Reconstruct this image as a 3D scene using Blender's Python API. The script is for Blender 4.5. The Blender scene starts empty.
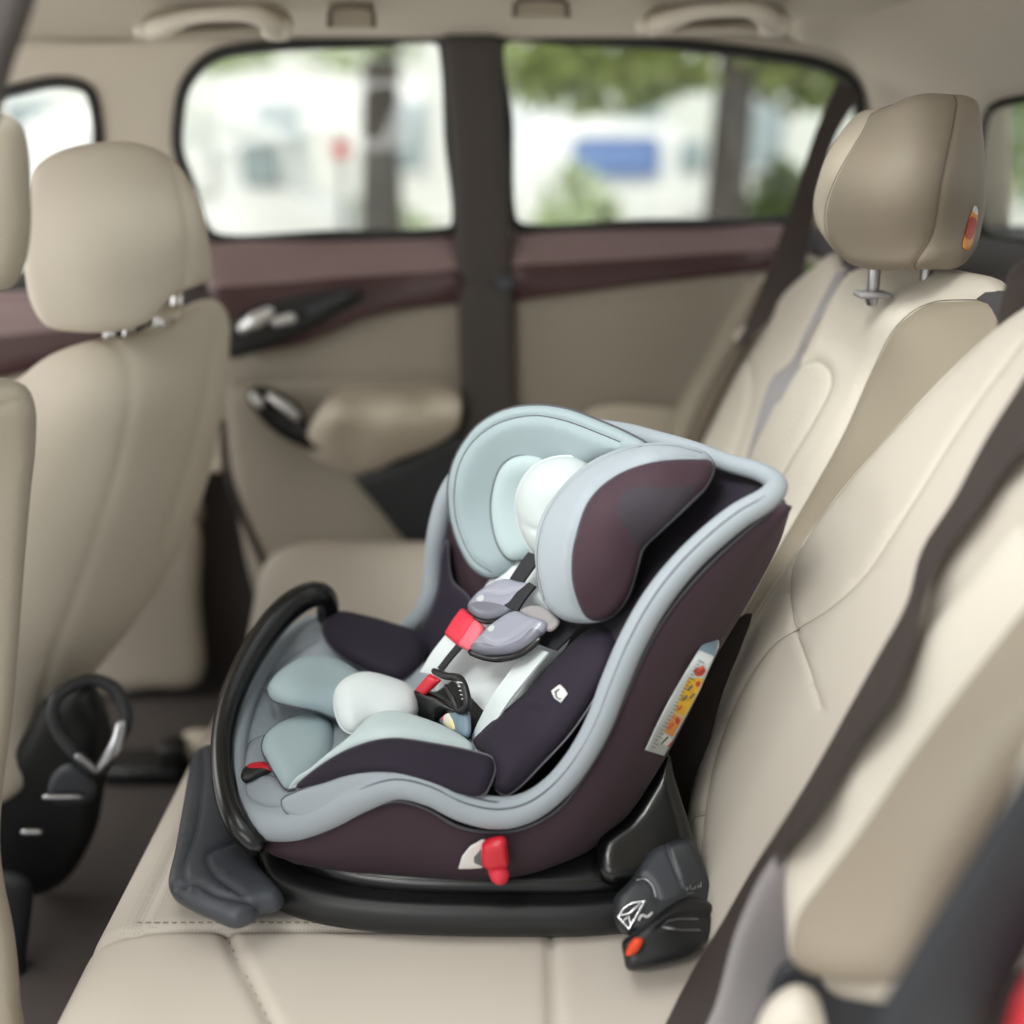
import bpy, bmesh, math, random
import numpy as np
from mathutils import Vector, Matrix, geometry
from mathutils.bvhtree import BVHTree

random.seed(7)
scene = bpy.context.scene
COL = scene.collection

# ------------------------------------------------------------------ camera model
FPX, HOR, HC = 1100.0, 140.0, 1.23
TH = math.atan((512 - HOR) / FPX)
CT, ST = math.cos(TH), math.sin(TH)
CAM = Vector((0, 0, HC))

def ray(px, py):
    dx = (px - 512) / FPX
    u = -(py - 512) / FPX
    return Vector((dx, CT + u * ST, -ST + u * CT))

def at(px, py, Y):
    d = ray(px, py)
    return CAM + d * (Y / d.y)

def on_z(px, py, Z):
    d = ray(px, py)
    return CAM + d * ((Z - HC) / d.z)

def pin(w):
    """world point -> picture position, used to lay out outlines"""
    r = w - CAM
    depth = r.y * CT - r.z * ST
    return (512 + FPX * r.x / depth, 512 - FPX * (r.y * ST + r.z * CT) / depth)

# depth fields: each returns Y for a position
def flat(Y):
    return lambda px, py: Y

def tri(*pts):
    """plane through three (px, py, Y) points"""
    a, b, c = [at(*p) for p in pts[:3]]
    n = (b - a).cross(c - a)
    def f(px, py):
        d = ray(px, py)
        s = (a - CAM).dot(n) / d.dot(n)
        return d.y * s
    return f

def plane(p0, n):
    p0, n = Vector(p0), Vector(n)
    def f(px, py):
        d = ray(px, py)
        return d.y * ((p0 - CAM).dot(n) / d.dot(n))
    return f

def rbf(*pts):
    """smooth (thin plate) depth field through many (px, py, Y)"""
    P = np.array([(p[0] / 100, p[1] / 100) for p in pts], float)
    v = np.array([1.0 / p[2] for p in pts])
    n = len(P)
    d = np.linalg.norm(P[:, None] - P[None], axis=2)
    K = np.where(d > 0, d * d * np.log(d + 1e-9), 0)
    A = np.zeros((n + 3, n + 3))
    A[:n, :n] = K + 1e-6 * np.eye(n)
    A[:n, n] = 1; A[:n, n + 1:] = P
    A[n, :n] = 1; A[n + 1:, :n] = P.T
    w = np.linalg.solve(A, np.concatenate([v, np.zeros(3)]))
    def f(px, py):
        q = np.array((px / 100, py / 100))
        r = np.linalg.norm(P - q, axis=1)
        k = np.where(r > 0, r * r * np.log(r + 1e-9), 0)
        return float(1.0 / (k @ w[:n] + w[n] + q @ w[n + 1:]))
    return f

def skin_of(objs, off=0.0, fallback=None):
    """depth of the first built surface among objs, lifted off by a little"""
    trees = []
    for o in objs:
        base = ROOTLOC(o)
        vs = [v.co + base for v in o.data.vertices]
        fs = [tuple(p.vertices) for p in o.data.polygons]
        trees.append(BVHTree.FromPolygons(vs, fs))
    def f(px, py):
        d = ray(px, py).normalized()
        best = None
        for t in trees:
            h = t.ray_cast(CAM, d)
            if h[0] is not None and (best is None or h[0].y < best):
                best = h[0].y
        if best is None:
            best = fallback(px, py) if fallback else 1.2
        return best - off
    return f

# ------------------------------------------------------------------ curves
def cr(pts, n=10, closed=False):
    pts = [np.array(p, float) for p in pts]
    out = []
    N = len(pts)
    segs = N if closed else N - 1
    for i in range(segs):
        if closed:
            p0, p1, p2, p3 = pts[i - 1], pts[i], pts[(i + 1) % N], pts[(i + 2) % N]
        else:
            p1, p2 = pts[i], pts[i + 1]
            p0 = pts[i - 1] if i > 0 else 2 * p1 - p2
            p3 = pts[i + 2] if i + 2 < N else 2 * p2 - p1
        al = 0.5
        t0 = 0; t1 = t0 + max(np.linalg.norm(p1 - p0), 1e-6) ** al
        t2 = t1 + max(np.linalg.norm(p2 - p1), 1e-6) ** al
        t3 = t2 + max(np.linalg.norm(p3 - p2), 1e-6) ** al
        for k in range(n):
            t = t1 + (t2 - t1) * k / n
            A1 = (t1 - t) / (t1 - t0) * p0 + (t - t0) / (t1 - t0) * p1
            A2 = (t2 - t) / (t2 - t1) * p1 + (t - t1) / (t2 - t1) * p2
            A3 = (t3 - t) / (t3 - t2) * p2 + (t - t2) / (t3 - t2) * p3
            B1 = (t2 - t) / (t2 - t0) * A1 + (t - t0) / (t2 - t0) * A2
            B2 = (t3 - t) / (t3 - t1) * A2 + (t - t1) / (t3 - t1) * A3
            out.append((t2 - t) / (t2 - t1) * B1 + (t - t1) / (t2 - t1) * B2)
    if not closed:
        out.append(pts[-1])
    return np.array(out)

def even(P, step=None, n=None, closed=False):
    P = np.asarray(P, float)
    if closed:
        P = np.vstack([P, P[:1]])
    L = np.concatenate([[0], np.cumsum(np.linalg.norm(np.diff(P, axis=0), axis=1))])
    if n is None:
        n = max(3, int(round(L[-1] / step)) + (0 if closed else 1))
    t = np.linspace(0, L[-1], n + 1)[:-1] if closed else np.linspace(0, L[-1], n)
    return np.stack([np.interp(t, L, P[:, k]) for k in range(P.shape[1])], 1)

def smooth_line(pts, n, closed=False):
    return even(cr(pts, 12, closed), n=n, closed=closed)

# ------------------------------------------------------------------ objects
LOC = {}
def ROOTLOC(o):
    while o.parent is not None:
        o = o.parent
    return LOC.get(o.name, Vector((0, 0, 0)))

def tag(o, label=None, cat=None, group=None, kind=None):
    if label: o['label'] = label
    if cat: o['category'] = cat
    if group: o['group'] = group
    if kind: o['kind'] = kind
    return o

def thing(name, loc, label, cat, group=None, kind=None):
    o = bpy.data.objects.new(name, None)
    o.empty_display_size = 0.05
    COL.objects.link(o)
    o.location = loc
    LOC[o.name] = Vector(loc)
    return tag(o, label, cat, group, kind)

def mk(name, verts, faces, mats, mi=None, parent=None, smooth=True, auto=None, loc=None):
    if not isinstance(mats, (list, tuple)):
        mats = [mats]
    vs = [Vector(v) for v in verts]
    if parent is not None:
        base = ROOTLOC(parent)
    else:
        if loc is None:
            c = sum(vs, Vector()) / len(vs)
            loc = Vector((c.x, c.y, min(v.z for v in vs)))
        base = Vector(loc)
    me = bpy.data.meshes.new(name)
    me.from_pydata([v - base for v in vs], [], [tuple(f) for f in faces])
    for m in mats:
        me.materials.append(m)
    if mi is not None:
        for p, k in zip(me.polygons, mi):
            p.material_index = k
    bm = bmesh.new(); bm.from_mesh(me)
    bmesh.ops.recalc_face_normals(bm, faces=bm.faces)
    bm.to_mesh(me); bm.free()
    if smooth:
        me.polygons.foreach_set('use_smooth', [True] * len(me.polygons))
    if auto is not None:
        try:
            me.set_sharp_from_angle(angle=math.radians(auto))
        except Exception:
            pass
    o = bpy.data.objects.new(name, me)
    COL.objects.link(o)
    if parent is not None:
        o.parent = parent
    else:
        o.location = base
        LOC[o.name] = base
    return o

class MB:
    """collects shapes that make up ONE mesh object"""
    def __init__(s):
        s.v, s.f, s.m = [], [], []
    def add(s, v, f, m=0):
        k = len(s.v)
        s.v += [Vector(a) for a in v]
        s.f += [tuple(i + k for i in a) for a in f]
        s.m += [m] * len(f) if isinstance(m, int) else list(m)
        return s
    def box(s, c, size, m=0, bev=0.0, rot=None, seg=2):
        bm = bmesh.new()
        bmesh.ops.create_cube(bm, size=1)
        for v in bm.verts:
            v.co = Vector((v.co.x * size[0], v.co.y * size[1], v.co.z * size[2]))
        if bev:
            bmesh.ops.bevel(bm, geom=list(bm.edges), offset=bev, segments=seg, affect='EDGES', profile=0.5)
        bm.verts.index_update()
        R = rot if rot is not None else Matrix.Identity(3)
        s.add([R @ v.co + Vector(c) for v in bm.verts], [[v.index for v in f.verts] for f in bm.faces], m)
        bm.free()
        return s
    def tube(s, path, r, m=0, seg=10, closed=False, flat_=1.0, up=None, cap=True):
        P = [Vector(p) for p in path]
        n = len(P)
        R = list(r) if hasattr(r, '__len__') else [r] * n
        if len(R) != n:
            R = list(np.interp(np.linspace(0, 1, n), np.linspace(0, 1, len(R)), R))
        u = None
        vs = []
        for i in range(n):
            if closed:
                t = P[(i + 1) % n] - P[i - 1]
            else:
                t = P[min(i + 1, n - 1)] - P[max(i - 1, 0)]
            t.normalize()
            if up is not None:
                u = Vector(up)
            elif u is None:
                u = Vector((0, 0, 1)) if abs(t.z) < .9 else Vector((1, 0, 0))
            u = (u - t * u.dot(t)).normalized()
            w = t.cross(u)
            for k in range(seg):
                a = 2 * math.pi * k / seg
                vs.append(P[i] + (u * math.cos(a) * flat_ + w * math.sin(a)) * R[i])
        fs = []
        for i in range(n if closed else n - 1):
            j = (i + 1) % n
            for k in range(seg):
                l = (k + 1) % seg
                fs.append((i * seg + k, i * seg + l, j * seg + l, j * seg + k))
        if cap and not closed:
            # rounded ends
            for e, i in ((0, 0), (1, n - 1)):
                t = (P[0] - P[1]).normalized() if e == 0 else (P[-1] - P[-2]).normalized()
                k0 = len(vs)
                ring0 = i * seg
                c = P[i]
                for k in range(seg):
                    vs.append(c + (vs[ring0 + k] - c) * .7 + t * R[i] * .6 * min(1, flat_))
                vs.append(c + t * R[i] * .85 * min(1, flat_))
                for k in range(seg):
                    l = (k + 1) % seg
                    fs.append((ring0 + k, ring0 + l, k0 + l, k0 + k))
                    fs.append((k0 + k, k0 + l, k0 + seg))
        return s.add(vs, fs, m)
    def ribbon(s, A, B, th, m=0, lift=None):
        """flat strap between two edge lines, th thick away from the camera side"""
        n = len(A)
        vs = []
        for i in range(n):
            a, b = Vector(A[i]), Vector(B[i])
            t = Vector(A[min(i + 1, n - 1)]) - Vector(A[max(i - 1, 0)])
            nn = t.cross(b - a).normalized()
            if nn.dot(CAM - a) < 0:
                nn = -nn
            vs += [a, b, b - nn * th, a - nn * th]
        fs = []
        for i in range(n - 1):
            for k in range(4):
                l = (k + 1) % 4
                fs.append((i * 4 + k, i * 4 + l, i * 4 + 4 + l, i * 4 + 4 + k))
        fs += [(0, 1, 2, 3), ((n - 1) * 4 + 3, (n - 1) * 4 + 2, (n - 1) * 4 + 1, (n - 1) * 4)]
        return s.add(vs, fs, m)
    def loft(s, rings, m=0, closed=True, cap=True):
        n = len(rings[0])
        vs = [p for r in rings for p in r]
        fs = []
        for i in range(len(rings) - 1):
            for k in range(n if closed else n - 1):
                l = (k + 1) % n
                fs.append((i * n + k, i * n + l, i * n + n + l, i * n + n + k))
        if cap and closed:
            fs.append(tuple(range(n)))
            fs.append(tuple(range((len(rings) - 1) * n, len(rings) * n)))
        return s.add(vs, fs, m)
    def build(s, name, mats, parent=None, smooth=True, auto=None):
        return mk(name, s.v, s.f, mats, s.m, parent, smooth, auto)

# ------------------------------------------------------------------ upholstered pad from an outline
def inside(poly, Q):
    x, y = Q[:, 0], Q[:, 1]
    r = np.zeros(len(Q), bool)
    n = len(poly)
    for i in range(n):
        x1, y1 = poly[i]; x2, y2 = poly[(i + 1) % n]
        c = ((y1 > y) != (y2 > y))
        with np.errstate(divide='ignore', invalid='ignore'):
            xi = (x2 - x1) * (y - y1) / (y2 - y1 + 1e-12) + x1
        r ^= c & (x < xi)
    return r

def segdist(Q, L, closed):
    A = np.asarray(L); B = np.roll(A, -1, 0)
    if not closed:
        A, B = A[:-1], B[:-1]
    out = np.full(len(Q), 1e9)
    for a, b in zip(A, B):
        ab = b - a
        t = np.clip(((Q - a) @ ab) / (ab @ ab + 1e-12), 0, 1)
        d = np.linalg.norm(Q - (a + t[:, None] * ab), axis=1)
        out = np.minimum(out, d)
    return out

def pillow(name, outline, base, mats, bulge=.01, edge=10, thick=.02, parent=None, regions=(), seams=(), holes=(),
           res=7, smooth=True, seam_d=.004, seam_w=3.0, dome=0.0, backflat=False, hfun=None, kind=None, mb=None, mi0=0, seam_mat=None, seam_lw=1.0, piping=None, pip_r=.0016, open_back=False):
    """outline, seams, regions in picture coordinates; base gives the depth there"""
    def closed_line(o):
        return even(cr(o, 8, True), step=res, closed=True) if smooth else even(np.array(o, float), step=res, closed=True)
    O = closed_line(outline)
    H = [even(cr(h, 8, True), step=res, closed=True) for h in holes]
    R = [(even(np.array(r[0], float) if (len(r) > 2 and r[2]) else cr(r[0], 8, True), step=res, closed=True), r[1]) for r in regions]
    S = [even(cr(q, 8), step=res) for q in seams]
    pts = [O]; edges = []; cnt = 0
    def add_loop(L, closed):
        nonlocal cnt
        n = len(L)
        for i in range(n if closed else n - 1):
            edges.append((cnt + i, cnt + (i + 1) % n))
        cnt += n
    add_loop(O, True)
    cons = [(O, True)]
    for h in H:
        pts.append(h); add_loop(h, True); cons.append((h, True))
    for r, _ in R:
        pts.append(r); add_loop(r, True); cons.append((r, True))
    for q in S:
        pts.append(q); add_loop(q, False); cons.append((q, False))
    # near-rim rings
    lo, hi = O.min(0), O.max(0)
    extra = []
    for L in [O] + H:
        t = np.roll(L, -1, 0) - np.roll(L, 1, 0)
        nn = np.stack([-t[:, 1], t[:, 0]], 1)
        nn /= np.linalg.norm(nn, axis=1)[:, None] + 1e-9
        for fr in (.06, .22, .5):
            for sg in (1, -1):
                Q = L + sg * nn * edge * fr
                extra.append((Q, edge * fr))
    if seams:
        for q in S:
            t = np.gradient(q, axis=0)
            nn = np.stack([-t[:, 1], t[:, 0]], 1)
            nn /= np.linalg.norm(nn, axis=1)[:, None] + 1e-9
            for sg in (1, -1):
                extra.append((q + sg * nn * seam_w * .8, None))
                extra.append((q + sg * nn * seam_w * 1.8, None))
    def dist_b(Q):
        d = segdist(Q, O, True)
        for h in H:
            d = np.minimum(d, segdist(Q, h, True))
        return d
    keep = []
    for Q, dd in extra:
        m = inside(O, Q)
        for h in H:
            m &= ~inside(h, Q)
        d = dist_b(Q)
        m &= d > (dd * .9 if dd else .8)
        for C_, cl in cons[1 + len(H):]:
            m &= segdist(Q, C_, cl) > .7
        keep.append(Q[m])
    gx = np.arange(lo[0], hi[0], res); gy = np.arange(lo[1], hi[1], res * .87)
    G = np.array([(x + (res / 2 if j % 2 else 0), y) for j, y in enumerate(gy) for x in gx])
    m = inside(O, G)
    for h in H:
        m &= ~inside(h, G)
    G = G[m]
    if len(G):
        d = dist_b(G)
        m = d > max(edge * .62, res * .4)
        for C_, cl in cons[1 + len(H):]:
            m &= segdist(G, C_, cl) > (res * .55 if not seams else max(res * .55, seam_w * 2.2))
        keep.append(G[m])
    allp = np.vstack(pts + [k for k in keep if len(k)])
    vc, ec, fc, *_ = geometry.delaunay_2d_cdt([Vector(p) for p in allp], edges, [], 0, 0.02)
    V = np.array([(v.x, v.y) for v in vc])
    Fc = [tuple(f) for f in fc]
    cen = np.array([V[list(f)].mean(0) for f in Fc])
    ok = inside(O, cen)
    for h in H:
        ok &= ~inside(h, cen)
    Fc = [f for f, k in zip(Fc, ok) if k]
    cen = cen[ok]
    mi = np.zeros(len(Fc), int)
    for r, k in R:
        mi[inside(r, cen)] = k
    used = sorted({i for f in Fc for i in f})
    mp = {a: b for b, a in enumerate(used)}
    V = V[used]
    Fc = [tuple(mp[i] for i in f) for f in Fc]
    D = dist_b(V)
    x = np.clip(D / max(edge, 1e-6), 0, 1)
    prof = np.sqrt(np.clip(1 - (1 - x) ** 2, 0, 1))
    h = bulge * prof
    if dome:
        xd = np.clip(D / D.max(), 0, 1)
        h = h + dome * np.sin(xd * math.pi / 2)
    for q in S:
        ds = segdist(V, q, False)
        h = h - seam_d * np.exp(-(ds / seam_w) ** 2) * np.clip(D / (edge * .5 + 1e-6), 0.15, 1)
    if hfun is not None:
        h = h + np.array([hfun(a, b) for a, b in V])
    hb = -thick * (prof if not backflat else (D > 1e-3) * 1.0)
    fv, bv = [], []
    onb = D < 1e-3
    for (a, b), hh, h2, pr in zip(V, h, hb, prof):
        Y = base(a, b)
        p = at(a, b, Y)
        pu = at(a + 2, b, base(a + 2, b)) - p
        pv = at(a, b + 2, base(a, b + 2)) - p
        n = pu.cross(pv)
        n.normalize()
        if n.dot(CAM - p) < 0:
            n = -n
        v_ = (CAM - p).normalized()
        n = (n + v_ * (.35 + .9 * (1 - float(pr)))).normalized()
        fv.append(p + n * float(hh))
        bv.append(p + v_ * float(h2))
    verts = list(fv)
    idx = {}
    for i in range(len(V)):
        if onb[i] and not backflat:
            idx[i] = i
        else:
            idx[i] = len(verts)
            verts.append(bv[i] if not (onb[i] and backflat) else fv[i] + (p - p) + (Vector(fv[i]) - CAM).normalized() * thick)
    faces = list(Fc); mis = [int(k) + mi0 for k in mi]
    if not open_back:
        for f, k in zip(Fc, mi):
            faces.append(tuple(idx[i] for i in reversed(f))); mis.append(int(k) + mi0)
        if backflat:
            ecount = {}
            for f in Fc:
                for a, b in zip(f, f[1:] + f[:1]):
                    ecount[(a, b)] = 1
            for (a, b) in list(ecount):
                if (b, a) not in ecount:
                    faces.append((b, a, idx[a], idx[b])); mis.append(mi0)
    own = mb is None
    if own:
        mb = MB()
    mb.add(verts, faces, mis)
    if seam_mat is not None:
        for q in S:
            if len(q) < 3: continue
            pl = []
            for a, b in q:
                i = int(np.argmin((V[:, 0] - a) ** 2 + (V[:, 1] - b) ** 2))
                pl.append(fv[i])
            mb.tube(pl, .0011 * seam_lw, seam_mat, 5)
    if piping is not None:
        L = [at(a, b, base(a, b)) for a, b in O]
        mb.tube(L, pip_r, piping, 6, closed=True)
    if own:
        o = mb.build(name, mats, parent)
        if kind: o['kind'] = kind
        return o

def line3(pts, n=30, closed=False):
    """smooth 3D line through (px, py, Y) points"""
    return [Vector(p) for p in smooth_line([at(*p) for p in pts], n, closed)]

def on_line(pts, base, n=30):
    q = smooth_line(pts, n)
    return [at(a, b, base(a, b)) for a, b in q]

# ------------------------------------------------------------------ materials
def lin(h):
    h = h.lstrip('#')
    c = [int(h[i:i + 2], 16) / 255 for i in (0, 2, 4)]
    return tuple((x / 12.92 if x <= .04045 else ((x + .055) / 1.055) ** 2.4) for x in c) + (1,)

def mat(name, col, rough=.6, metal=0, var=.06, vscale=6, bump=None, bstr=.15, bscale=400, sheen=0, coat=0, spec=.5, emit=None):
    m = bpy.data.materials.new(name); m.use_nodes = True
    nt = m.node_tree; N = nt.nodes; L = nt.links
    b = N['Principled BSDF']
    b.inputs['Roughness'].default_value = rough
    b.inputs['Metallic'].default_value = metal
    b.inputs['Specular IOR Level'].default_value = spec
    if sheen:
        b.inputs['Sheen Weight'].default_value = sheen
    if coat:
        b.inputs['Coat Weight'].default_value = coat
        b.inputs['Coat Roughness'].default_value = .15
    c = lin(col)
    tc = N.new('ShaderNodeTexCoord')
    nz = N.new('ShaderNodeTexNoise'); nz.inputs['Scale'].default_value = vscale; nz.inputs['Detail'].default_value = 4
    L.new(tc.outputs['Object'], nz.inputs['Vector'])
    mx = N.new('ShaderNodeMix'); mx.data_type = 'RGBA'
    mx.inputs['A'].default_value = tuple(x * (1 - var) for x in c[:3]) + (1,)
    mx.inputs['B'].default_value = tuple(min(1, x * (1 + var)) for x in c[:3]) + (1,)
    L.new(nz.outputs['Fac'], mx.inputs['Factor'])
    L.new(mx.outputs['Result'], b.inputs['Base Color'])
    if bump:
        bp = N.new('ShaderNodeBump'); bp.inputs['Strength'].default_value = bstr; bp.inputs['Distance'].default_value = .001
        if bump == 'leather':
            t = N.new('ShaderNodeTexVoronoi'); t.inputs['Scale'].default_value = bscale; h = t.outputs['Distance']
        elif bump == 'weave':
            t = N.new('ShaderNodeTexWave'); t.inputs['Scale'].default_value = bscale; t.inputs['Distortion'].default_value = 1.0
            t2 = N.new('ShaderNodeTexWave'); t2.inputs['Scale'].default_value = bscale; t2.bands_direction = 'Z'
            L.new(tc.outputs['Object'], t2.inputs['Vector'])
            mm = N.new('ShaderNodeMath'); mm.operation = 'ADD'
            L.new(t.outputs['Fac'], mm.inputs[0]); L.new(t2.outputs['Fac'], mm.inputs[1]); h = mm.outputs[0]
        else:
            t = N.new('ShaderNodeTexNoise'); t.inputs['Scale'].default_value = bscale; t.inputs['Detail'].default_value = 3; h = t.outputs['Fac']
        L.new(tc.outputs['Object'], t.inputs['Vector'])
        L.new(h, bp.inputs['Height'])
        L.new(bp.outputs['Normal'], b.inputs['Normal'])
    return m

def perforated(name, col):
    m = mat(name, col, .65, bump='noise', bscale=600, bstr=.1)
    nt = m.node_tree; N = nt.nodes; L = nt.links
    b = N['Principled BSDF']
    tc = [n for n in N if n.type == 'TEX_COORD'][0]
    v = N.new('ShaderNodeTexVoronoi'); v.inputs['Scale'].default_value = 230; v.inputs['Randomness'].default_value = .15
    L.new(tc.outputs['Object'], v.inputs['Vector'])
    r = N.new('ShaderNodeMapRange'); r.inputs['From Min'].default_value = .15; r.inputs['From Max'].default_value = .35
    L.new(v.outputs['Distance'], r.inputs['Value'])
    src = b.inputs['Base Color'].links[0].from_socket
    mx = N.new('ShaderNodeMix'); mx.data_type = 'RGBA'
    mx.inputs['A'].default_value = tuple(x * .72 for x in lin(col)[:3]) + (1,)
    L.new(r.outputs['Result'], mx.inputs['Factor']); L.new(src, mx.inputs['B'])
    L.new(mx.outputs['Result'], b.inputs['Base Color'])
    return m

def glass_mat():
    m = bpy.data.materials.new('window_glass'); m.use_nodes = True
    nt = m.node_tree; N = nt.nodes; L = nt.links
    N.remove(N['Principled BSDF'])
    out = N['Material Output']
    tr = N.new('ShaderNodeBsdfTransparent'); tr.inputs['Color'].default_value = (.93, .95, .94, 1)
    gl = N.new('ShaderNodeBsdfGlossy'); gl.inputs['Roughness'].default_value = .02
    mx = N.new('ShaderNodeMixShader')
    mx.inputs[0].default_value = .04
    L.new(tr.outputs[0], mx.inputs[1]); L.new(gl.outputs[0], mx.inputs[2])
    L.new(mx.outputs[0], out.inputs['Surface'])
    return m

M = {}
M['cream'] = mat('cream_leather', '#cdc5b9', .55, bump='leather', bscale=700, bstr=.12, var=.03)
M['cream_perf'] = perforated('cream_perforated_leather', '#c5bdb2')
M['cream_front'] = mat('front_seat_leather', '#cbc2b4', .65, bump='leather', bscale=600, bstr=.1, var=.03)
M['taupe'] = mat('taupe_leather', '#a19787', .55, bump='leather', bscale=600, bstr=.1, var=.03)
M['side_shade'] = mat('shaded_side_leather', '#988d7d', .55, bump='leather', bscale=600, bstr=.1, var=.03)  # shade on the middle backrest's near side, put into the colour
M['bolster_shade'] = mat('bolster_shaded_leather', '#94897a', .55, bump='leather', bscale=600, bstr=.1, var=.03)  # darker copy of the cream, painting shade on the bolster's right part
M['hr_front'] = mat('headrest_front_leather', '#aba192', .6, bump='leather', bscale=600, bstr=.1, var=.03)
M['hr_shade'] = mat('headrest_shaded_leather', '#867b6d', .6, bump='leather', bscale=600, bstr=.1, var=.03)  # darker copy of the front leather, shade put into its colour
M['white_head'] = mat('white_head_pillow_fabric', '#b9c0c1', .75, bump='weave', bscale=260, bstr=.06, var=.02)
M['pale_head'] = mat('pale_head_cushion_fabric', '#a6b6b9', .75, bump='weave', bscale=260, bstr=.06, var=.02)
M['teal_head'] = mat('head_wing_fabric', '#92a0a5', .75, bump='weave', bscale=260, bstr=.06, var=.02)
M['gap'] = mat('gap_shade', '#2b2522', .9, bump='noise', bscale=500, bstr=.2)  # dark tone for the painted shade between the backrests
M['cream_near'] = mat('cream_seat_leather', '#c2b9ae', .55, bump='leather', bscale=700, bstr=.12, var=.03)
M['lilac_dk'] = mat('dark_lilac_plastic', '#686975', .35, coat=.2)
M['satin'] = mat('satin_metal', '#e9e9ea', .42, metal=.9, var=.01)
M['pip_mid'] = mat('grey_piping', '#77757f', .6)
M['seam'] = mat('seam_thread', '#8f8473', .8)
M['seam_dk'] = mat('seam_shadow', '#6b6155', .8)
M['tan'] = mat('tan_door_trim', '#a0978a', .65, bump='noise', bscale=500, bstr=.1, var=.04)
M['tan_lt'] = mat('light_tan_trim', '#c9bfaf', .6, bump='noise', bscale=500, bstr=.1, var=.03)
M['liner'] = mat('headliner_cloth', '#cbc2b5', .9, bump='noise', bscale=900, bstr=.1, var=.03)
M['maroon_trim'] = mat('maroon_door_trim', '#8f797b', .42, var=.05)
M['maroon_dk'] = mat('dark_maroon_trim', '#4a3133', .4, var=.05)
M['pillar'] = mat('dark_pillar_trim', '#453f3d', .7, bump='noise', bscale=700, bstr=.1)
M['seal'] = mat('rubber_seal', '#262525', .6)
M['seal_blue'] = mat('door_seal_rubber', '#23252b', .55)
M['black'] = mat('black_plastic', '#131416', .45, bump='noise', bscale=900, bstr=.06)
M['blackg'] = mat('gloss_black_plastic', '#08090a', .27, coat=.1)
M['char'] = mat('charcoal_plastic', '#3b3e45', .42, bump='noise', bscale=900, bstr=.06)
M['char2'] = mat('dark_grey_plastic', '#2b2d31', .45, bump='noise', bscale=900, bstr=.06)
M['chrome'] = mat('chrome', '#e6e6e8', .12, metal=1, var=.01)
M['steel'] = mat('brushed_steel', '#a9a9ac', .3, metal=1, var=.02)
M['grey_fab'] = mat('blue_grey_fabric', '#99a1a9', .75, bump='weave', bscale=260, bstr=.08, sheen=.06, var=.03)
M['teal_fab'] = mat('pale_teal_fabric', '#9aabb1', .72, bump='weave', bscale=260, bstr=.08, sheen=.06, var=.03)
M['pale_fab'] = mat('pale_mint_fabric', '#bccacc', .72, bump='weave', bscale=260, bstr=.08, sheen=.06, var=.02)
M['white_fab'] = mat('white_pad_fabric', '#d3dadc', .7, bump='weave', bscale=260, bstr=.06, sheen=.06, var=.02)
M['maroon_fab'] = mat('plum_fabric', '#3b2c34', .72, spec=.25, bump='weave', bscale=300, bstr=.1, sheen=.04, var=.05)
M['plum2'] = mat('dark_plum_fabric', '#402e37', .72, spec=.25, bump='weave', bscale=300, bstr=.1, sheen=.04, var=.05)
M['navy'] = mat('dark_navy_fabric', '#29232f', .75, spec=.2, bump='weave', bscale=300, bstr=.1, sheen=.04, var=.05)
M['mesh'] = mat('grey_mesh_fabric', '#332d35', .8, bump='leather', bscale=420, bstr=.6)
M['navy_deep'] = mat('seat_liner_fabric', '#1d1a22', .75, bump='weave', bscale=300, bstr=.1, var=.05)
M['pip_dk'] = mat('dark_piping', '#4a4b52', .7)
M['pip_lt'] = mat('light_piping', '#c9d0d4', .6)
M['strap_w'] = mat('white_webbing', '#ced6d8', .7, bump='weave', bscale=500, bstr=.2)
M['strap_k'] = mat('black_webbing', '#1c1c22', .65, bump='weave', bscale=500, bstr=.2)
M['belt'] = mat('dark_belt_webbing', '#3b3230', .6, bump='weave', bscale=420, bstr=.25)
M['belt_g'] = mat('grey_belt_webbing', '#8d898b', .6, bump='weave', bscale=420, bstr=.2)
M['lilac'] = mat('lilac_grey_plastic', '#8d8e9c', .35, coat=.2)
M['red'] = mat('red_plastic', '#c8182c', .35, coat=.2)
M['red_pad'] = mat('red_pad_fabric', '#d02a40', .6, bump='weave', bscale=400, bstr=.1)
M['pink_pad'] = mat('light_red_pad_fabric', '#e06472', .6, bump='weave', bscale=400, bstr=.1)
M['red_paint'] = mat('red_car_paint', '#b0061e', .25, coat=.8, var=.02)
M['orange'] = mat('orange_plastic', '#e2461c', .4)
M['white_pl'] = mat('white_plastic', '#d8d8d6', .4)
M['ivory'] = mat('ivory_plastic', '#e2d9a8', .5)
M['st_grey'] = mat('sticker_grey', '#b6bcbc', .5)
M['st_ink'] = mat('sticker_ink', '#5b6265', .5)
M['st_blue'] = mat('sticker_blue', '#6d8290', .5)
M['st_yel'] = mat('sticker_yellow', '#d3a526', .5)
M['st_org'] = mat('sticker_orange', '#d98f45', .5)
M['st_red'] = mat('sticker_red', '#b5402c', .5)
M['st_pale'] = mat('sticker_white', '#dcdcd8', .5)
M['carpet'] = mat('dark_carpet', '#453f3c', .95, bump='noise', bscale=700, bstr=.5, var=.15, vscale=30)
M['shelf'] = mat('parcel_shelf_cloth', '#4b474b', .9, bump='noise', bscale=700, bstr=.2)
M['bark'] = mat('tree_bark', '#4c4742', .9, bump='noise', bscale=20, bstr=.6, var=.2)
M['leaf'] = mat('tree_leaf', '#7d8a48', .6, var=.3, vscale=2)
M['leaf2'] = mat('dark_tree_leaf', '#64753f', .6, var=.3, vscale=2)
M['leaf3'] = mat('pale_tree_leaf', '#b7c49a', .6, var=.3, vscale=2)
M['paving'] = mat('pale_paving', '#d6d4cc', .8, var=.08)
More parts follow.
